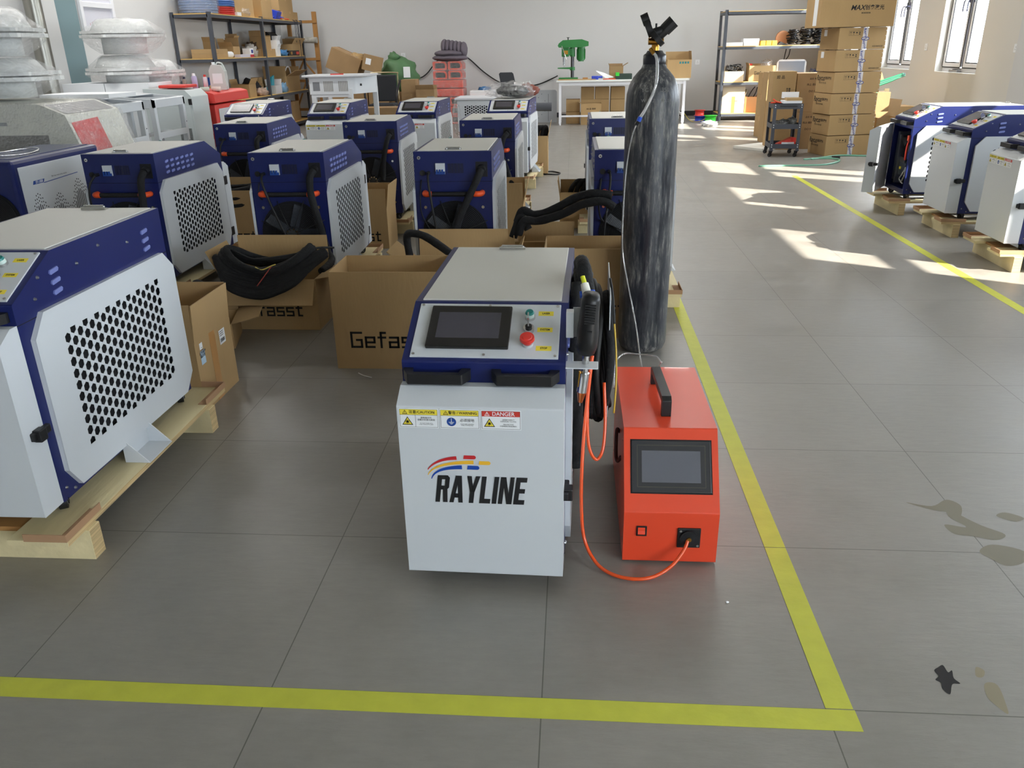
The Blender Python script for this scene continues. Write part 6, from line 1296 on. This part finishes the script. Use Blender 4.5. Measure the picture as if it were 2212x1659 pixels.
# ------------------------------------------------------------------ carton stack by the windows
SG = 'printed laser cartons stacked by the windows'; sa = math.radians(13)
names = ('bottom', 'second from the bottom', 'third from the bottom', 'fourth from the bottom', 'fifth from the bottom', 'sixth, just below the top carton')
for k in range(6):
    c = carton('printed shipping carton with taped seam, %s of the window stack' % names[k], 4.575+.012*(k % 2)-.01*k*.3, 9.40, .60, .42, .235, sa, .2451*k if k == 0 else .2421*k, SG, m=CARD, tape=False)
    MB().box(-.0, .062, -.2108, -.21, .0, .235).build('tape', CTAPE, c)
    F_ = fr(-.10, -.2112, .175, (1, 0, 0), (0, 0, 1)); pic(c, F_, 1.25)
    q = MB(); n = 16; R0 = .035
    q.quad([(.035+(.05*math.cos(2*PI*i/n)), -.2113, .115+.022*math.sin(2*PI*i/n)) for i in range(n)], INKB); q.quad([(.035+(.042*math.cos(2*PI*i/n)), -.2116, .115+.015*math.sin(2*PI*i/n)) for i in range(n)], M('handle_film', (205, 200, 195), .3)); q.build('hand_hole', INKB, c)
    for j in range(2): text('Raycus', .042, INKB, c, fr(.031, -.2118, .06+.11*j, (.3, 0, -1), (1, 0, .3)), bold=.02, shear=.1)
    L_ = fr(-.3008, .05, .13, (0, -1, 0), (0, 0, 1))
    if k < 4:
        text('Raycus', .085, INK, c, L_ @ Matrix.Translation((-.05, .035, 0)), bold=.02, shear=.2, sx=.8); text('锐科激光', .036, INK, c, L_ @ Matrix.Translation((.125, .035, 0)), bold=.02); text('锐科光纤激光器', .024, INK, c, L_ @ Matrix.Translation((.0, -.02, 0)))
    else:
        MB().quad([(-.302, .13, .15), (-.302, .06, .15), (-.302, .06, .22), (-.302, .13, .22)]).build('shipping_label', PAPER, c)
        text('430X400X250', .022, INK, c, fr(.2, -.2112, .03, (1, 0, 0), (0, 0, 1)), bold=.01)
    q = MB()
    for j in range(4): q.box(.285, .292, -.2125, -.2105, .03+.055*j, .038+.055*j)
    q.build('staples', PAPER, c)
mx = carton('wide top carton of the window stack with black maker print', 4.49, 9.38, .86, .50, .34, sa*.35, 1.4525, None, m=CARD, tape=False)
text('MAX', .075, INK, mx, fr(-.01, -.2512, .20, (1, 0, 0), (0, 0, 1)), bold=.02, shear=.25); text('创鑫激光', .055, INK, mx, fr(.185, -.2512, .20, (1, 0, 0), (0, 0, 1)), bold=.02); text('■ ■ ■ ■ ■', .018, INK, mx, fr(.09, -.2512, .145, (1, 0, 0), (0, 0, 1)))
MB().box(-.432, -.43, -.14, -.02, .02, .34).build('torn_label', PAPER, mx)
# tall cartons behind the trolley
for k in range(3): carton('narrow tall carton, %s of the three left of the trolley' % ('bottom', 'middle', 'top')[k], 4.11, 11.45, .22, .40, .30, .12, .3005*k, 'narrow cartons left of the trolley')
carton('tall carton standing behind the trolley, Chinese print near its top', 3.93, 9.97, .29, .26, .96, .0, print_=[('超 品', 'f', -.05, .89, .045), ('数量 ____\n毛重 ____\n规格 ____', 'f', .09, .72, .028)], tape=False, m=CARD)
carton('very tall narrow carton just right of the narrow pile', 3.93, 10.75, .09, .30, .93, .0, tape=False)
for k in range(2):
    c = carton('big printed carton between trolley and window stack, %s one' % ('lower' if k == 0 else 'upper'), 4.27, 10.10, .34, .42, .465, .0, .4655*k, tape=False, m=CARDD, print_=[('DO NOT', 'f', .06, .25, .035), ('向上 易碎', 'f', .02, .33, .03), ('品名 规格', 'f', .04, .40, .025)])
# trolley
tr = thing('tool_trolley', 'dark three-tier tool trolley on castors with small parts', 'trolley', (3.84, 9.28, 0), -.06)
q = MB()
for z in (.10, .33, .56):
    t_ = MB(); t_.box(-.17, .17, -.20, .20, z, z+.006).box(-.17, .17, -.20, -.195, z, z+.055).box(-.17, .17, .195, .20, z, z+.055).box(-.17, -.165, -.20, .20, z, z+.055).box(.165, .17, -.20, .20, z, z+.055); t_.build('tray', M('trolley_grey', (62, 65, 74), .45), tr)
for (x, y) in ((-.17, -.2), (.17, -.2), (-.17, .2), (.17, .2)):
    sx = 1 if x < 0 else -1; sy_ = 1 if y < 0 else -1
    q = MB(); q.box(min(x, x+sx*.035), max(x, x+sx*.035), min(y-.001*sy_, y+sy_*.003), max(y-.001*sy_, y+sy_*.003), .07, .62).box(min(x-.001*sx, x+sx*.003), max(x-.001*sx, x+sx*.003), min(y, y+sy_*.035), max(y, y+sy_*.035), .07, .62)
    for z in (.12, .145, .35, .375, .58, .605): q.cyl((x+sx*.017, y-.004*sy_, z), (x+sx*.017, y, z), .006, n=8, m=PAPER)
    q.build('post', M('trolley_grey'), tr)
    castor(tr, x+sx*.02, y+sy_*.02, .8, .075)
MB().box(-.10, .10, -.21, -.202, .585, .60).build('push_handle', BLACK, tr)
o = thing('carton', 'open small carton and white tray on the trolley top', 'carton', (3.88, 9.24, .62), -.06); MB().box(-.10, .12, -.1, .1, .0, .03).build('box_body', PAPER, o); MB().box(-.06, .12, -.1, .06, .03, .06).build('inner_sheet', CARD, o); q = MB(); q.box(-.09, .11, .09, .115, .05, .12); q.build('lid_flap', PAPER, o)
item('orange_pliers', 'orange-handled pliers on the left of the trolley top', 'pliers', MB().tube([(-.1, 0, .01), (-.04, .02, .012), (.02, .0, .012)], .009).tube([(-.07, .03, .05), (-.03, .01, .02), (.02, -.01, .01)], .009), (3.73, 9.15, .62), M('orange_wire'))
item('parts_bag', 'clear bags of metal parts on the middle trolley tray', 'bag', MB().blob((-.04, 0, .04), .09, .09, .05, amp=.7, fr=4, flat=0.).blob((.08, .02, .06), .06, .07, .06, amp=.5, fr=4, flat=0.), (3.85, 9.25, .337), M('metal_bits', (130, 130, 128), .35, .5, noise=.6, scale=60, bump=.8))
item('red_tool_bag', 'red and white packet on the bottom trolley tray', 'packet', MB().prism([(-.12, 0), (.12, 0), (.12, .11), (.07, .115), (-.1, .04)], -.05, .05, 'y', M('red_plastic')).box(-.05, .10, -.052, -.0505, .02, .06, PAPER), (3.86, 9.22, .107), None)
pb = MB().box(-.24, .24, -.3, .3, 0, .035); item('foam_sheet', 'white foam sheet lying on the floor left of the trolley', 'sheet', pb, (3.78, 10.05, .0), M('foam_white', (222, 220, 212), .7), -.9, bevel=.003)
# flattened cartons, straps and bars right of the stack
fc = thing('flat_cardboard', 'flattened cardboard carton leaning right of the window stack', 'cardboard', (5.25, 9.9, 0)); q = MB(); q.prism([(-.35, .30), (-.30, .66), (.23, .60), (.18, .34), (-.1, .28)], 0, .012, 'y', None, T((0, 0, 0), 0, -.15)); q.prism([(-.38, 0), (-.35, .45), (-.1, .44), (-.05, .0)], -.03, -.018, 'y'); q.build('cardboard_sheet', CARDD, fc)
ob_ = carton('tall open carton under the green strap roll right of the stack', 5.12, 9.55, .26, .3, .42, flaps={'b': (.05, 5)}, m=CARDD, tape=False)
carton('brown carton lying behind the flattened cardboard', 5.45, 10.3, .5, .35, .5, m=CARD)
gs = thing('strap_bundle', 'bundle of green plastic straps and tubes on the flattened cardboard', 'straps', (5.15, 9.9, .72))
q = MB(); random.seed(9)
for k in range(7): q.tube([(-.28, 0, -.02+.012*k), (-.1, .0, .03+.008*k), (.1, 0, .10+.006*k), (.26+.02*(k % 2), 0, .17+.003*k)], .014, 8, (M('strap_green', (50, 130, 95), .35), M('strap_green2', (110, 165, 140), .3), M('strap_dark', (30, 70, 60), .35))[k % 3])
q.build('strap_coils', M('strap_green'), gs); MB().box(-.05, -.035, -.03, -.025, -.28, .05).build('hanging_strap', M('strap_light', (120, 190, 150), .4), gs)
MB().box(-.04, .08, .02, .06, .10, .19, None, T((0, 0, 0), 0, 0, -.4)).build('strap_end', CARDIN, gs)
item('strap_crate', 'low carton supporting the green strap bundle', 'carton', MB().box(-.2, .2, -.13, .13, 0, .69), (5.1, 10.06, 0), CARDD)
item('plank_end', 'short pine plank end sticking up behind the cardboard', 'plank', MB().box(-.03, .03, -.01, .01, 0, .70), (5.48, 10.6, 0), PINE)
item('floor_strap', 'loose green strap curling over the floor in front of the stack', 'strap', MB().tube([(3.36, 8.25, .006), (3.72, 8.27, .006), (4.09, 8.31, .006), (4.33, 8.55, .012), (4.38, 8.80, .008), (4.2, 8.88, .006), (4.0, 8.79, .006)], .012, 6).tube([(4.1, 8.80, .006), (4.5, 9.1, .01), (4.85, 9.05, .006), (5.2, 9.1, .008)], .012, 6), (0, 0, 0), M('strap_green2'))
item('strap_clip', 'black clip on the loose green strap', 'clip', MB().box(-.04, .04, -.03, .03, 0, .025), (4.41, 8.92, 0), RUBBER)
item('window_parts', 'row of small metal parts on the nearer window sill', 'parts', MB().box(-.02, .02, -.12, .12, 0, .03, STEEL).box(-.018, .018, -.05, .02, .03, .035, BLACK), (XR+.06, 9.75, SILL), None)
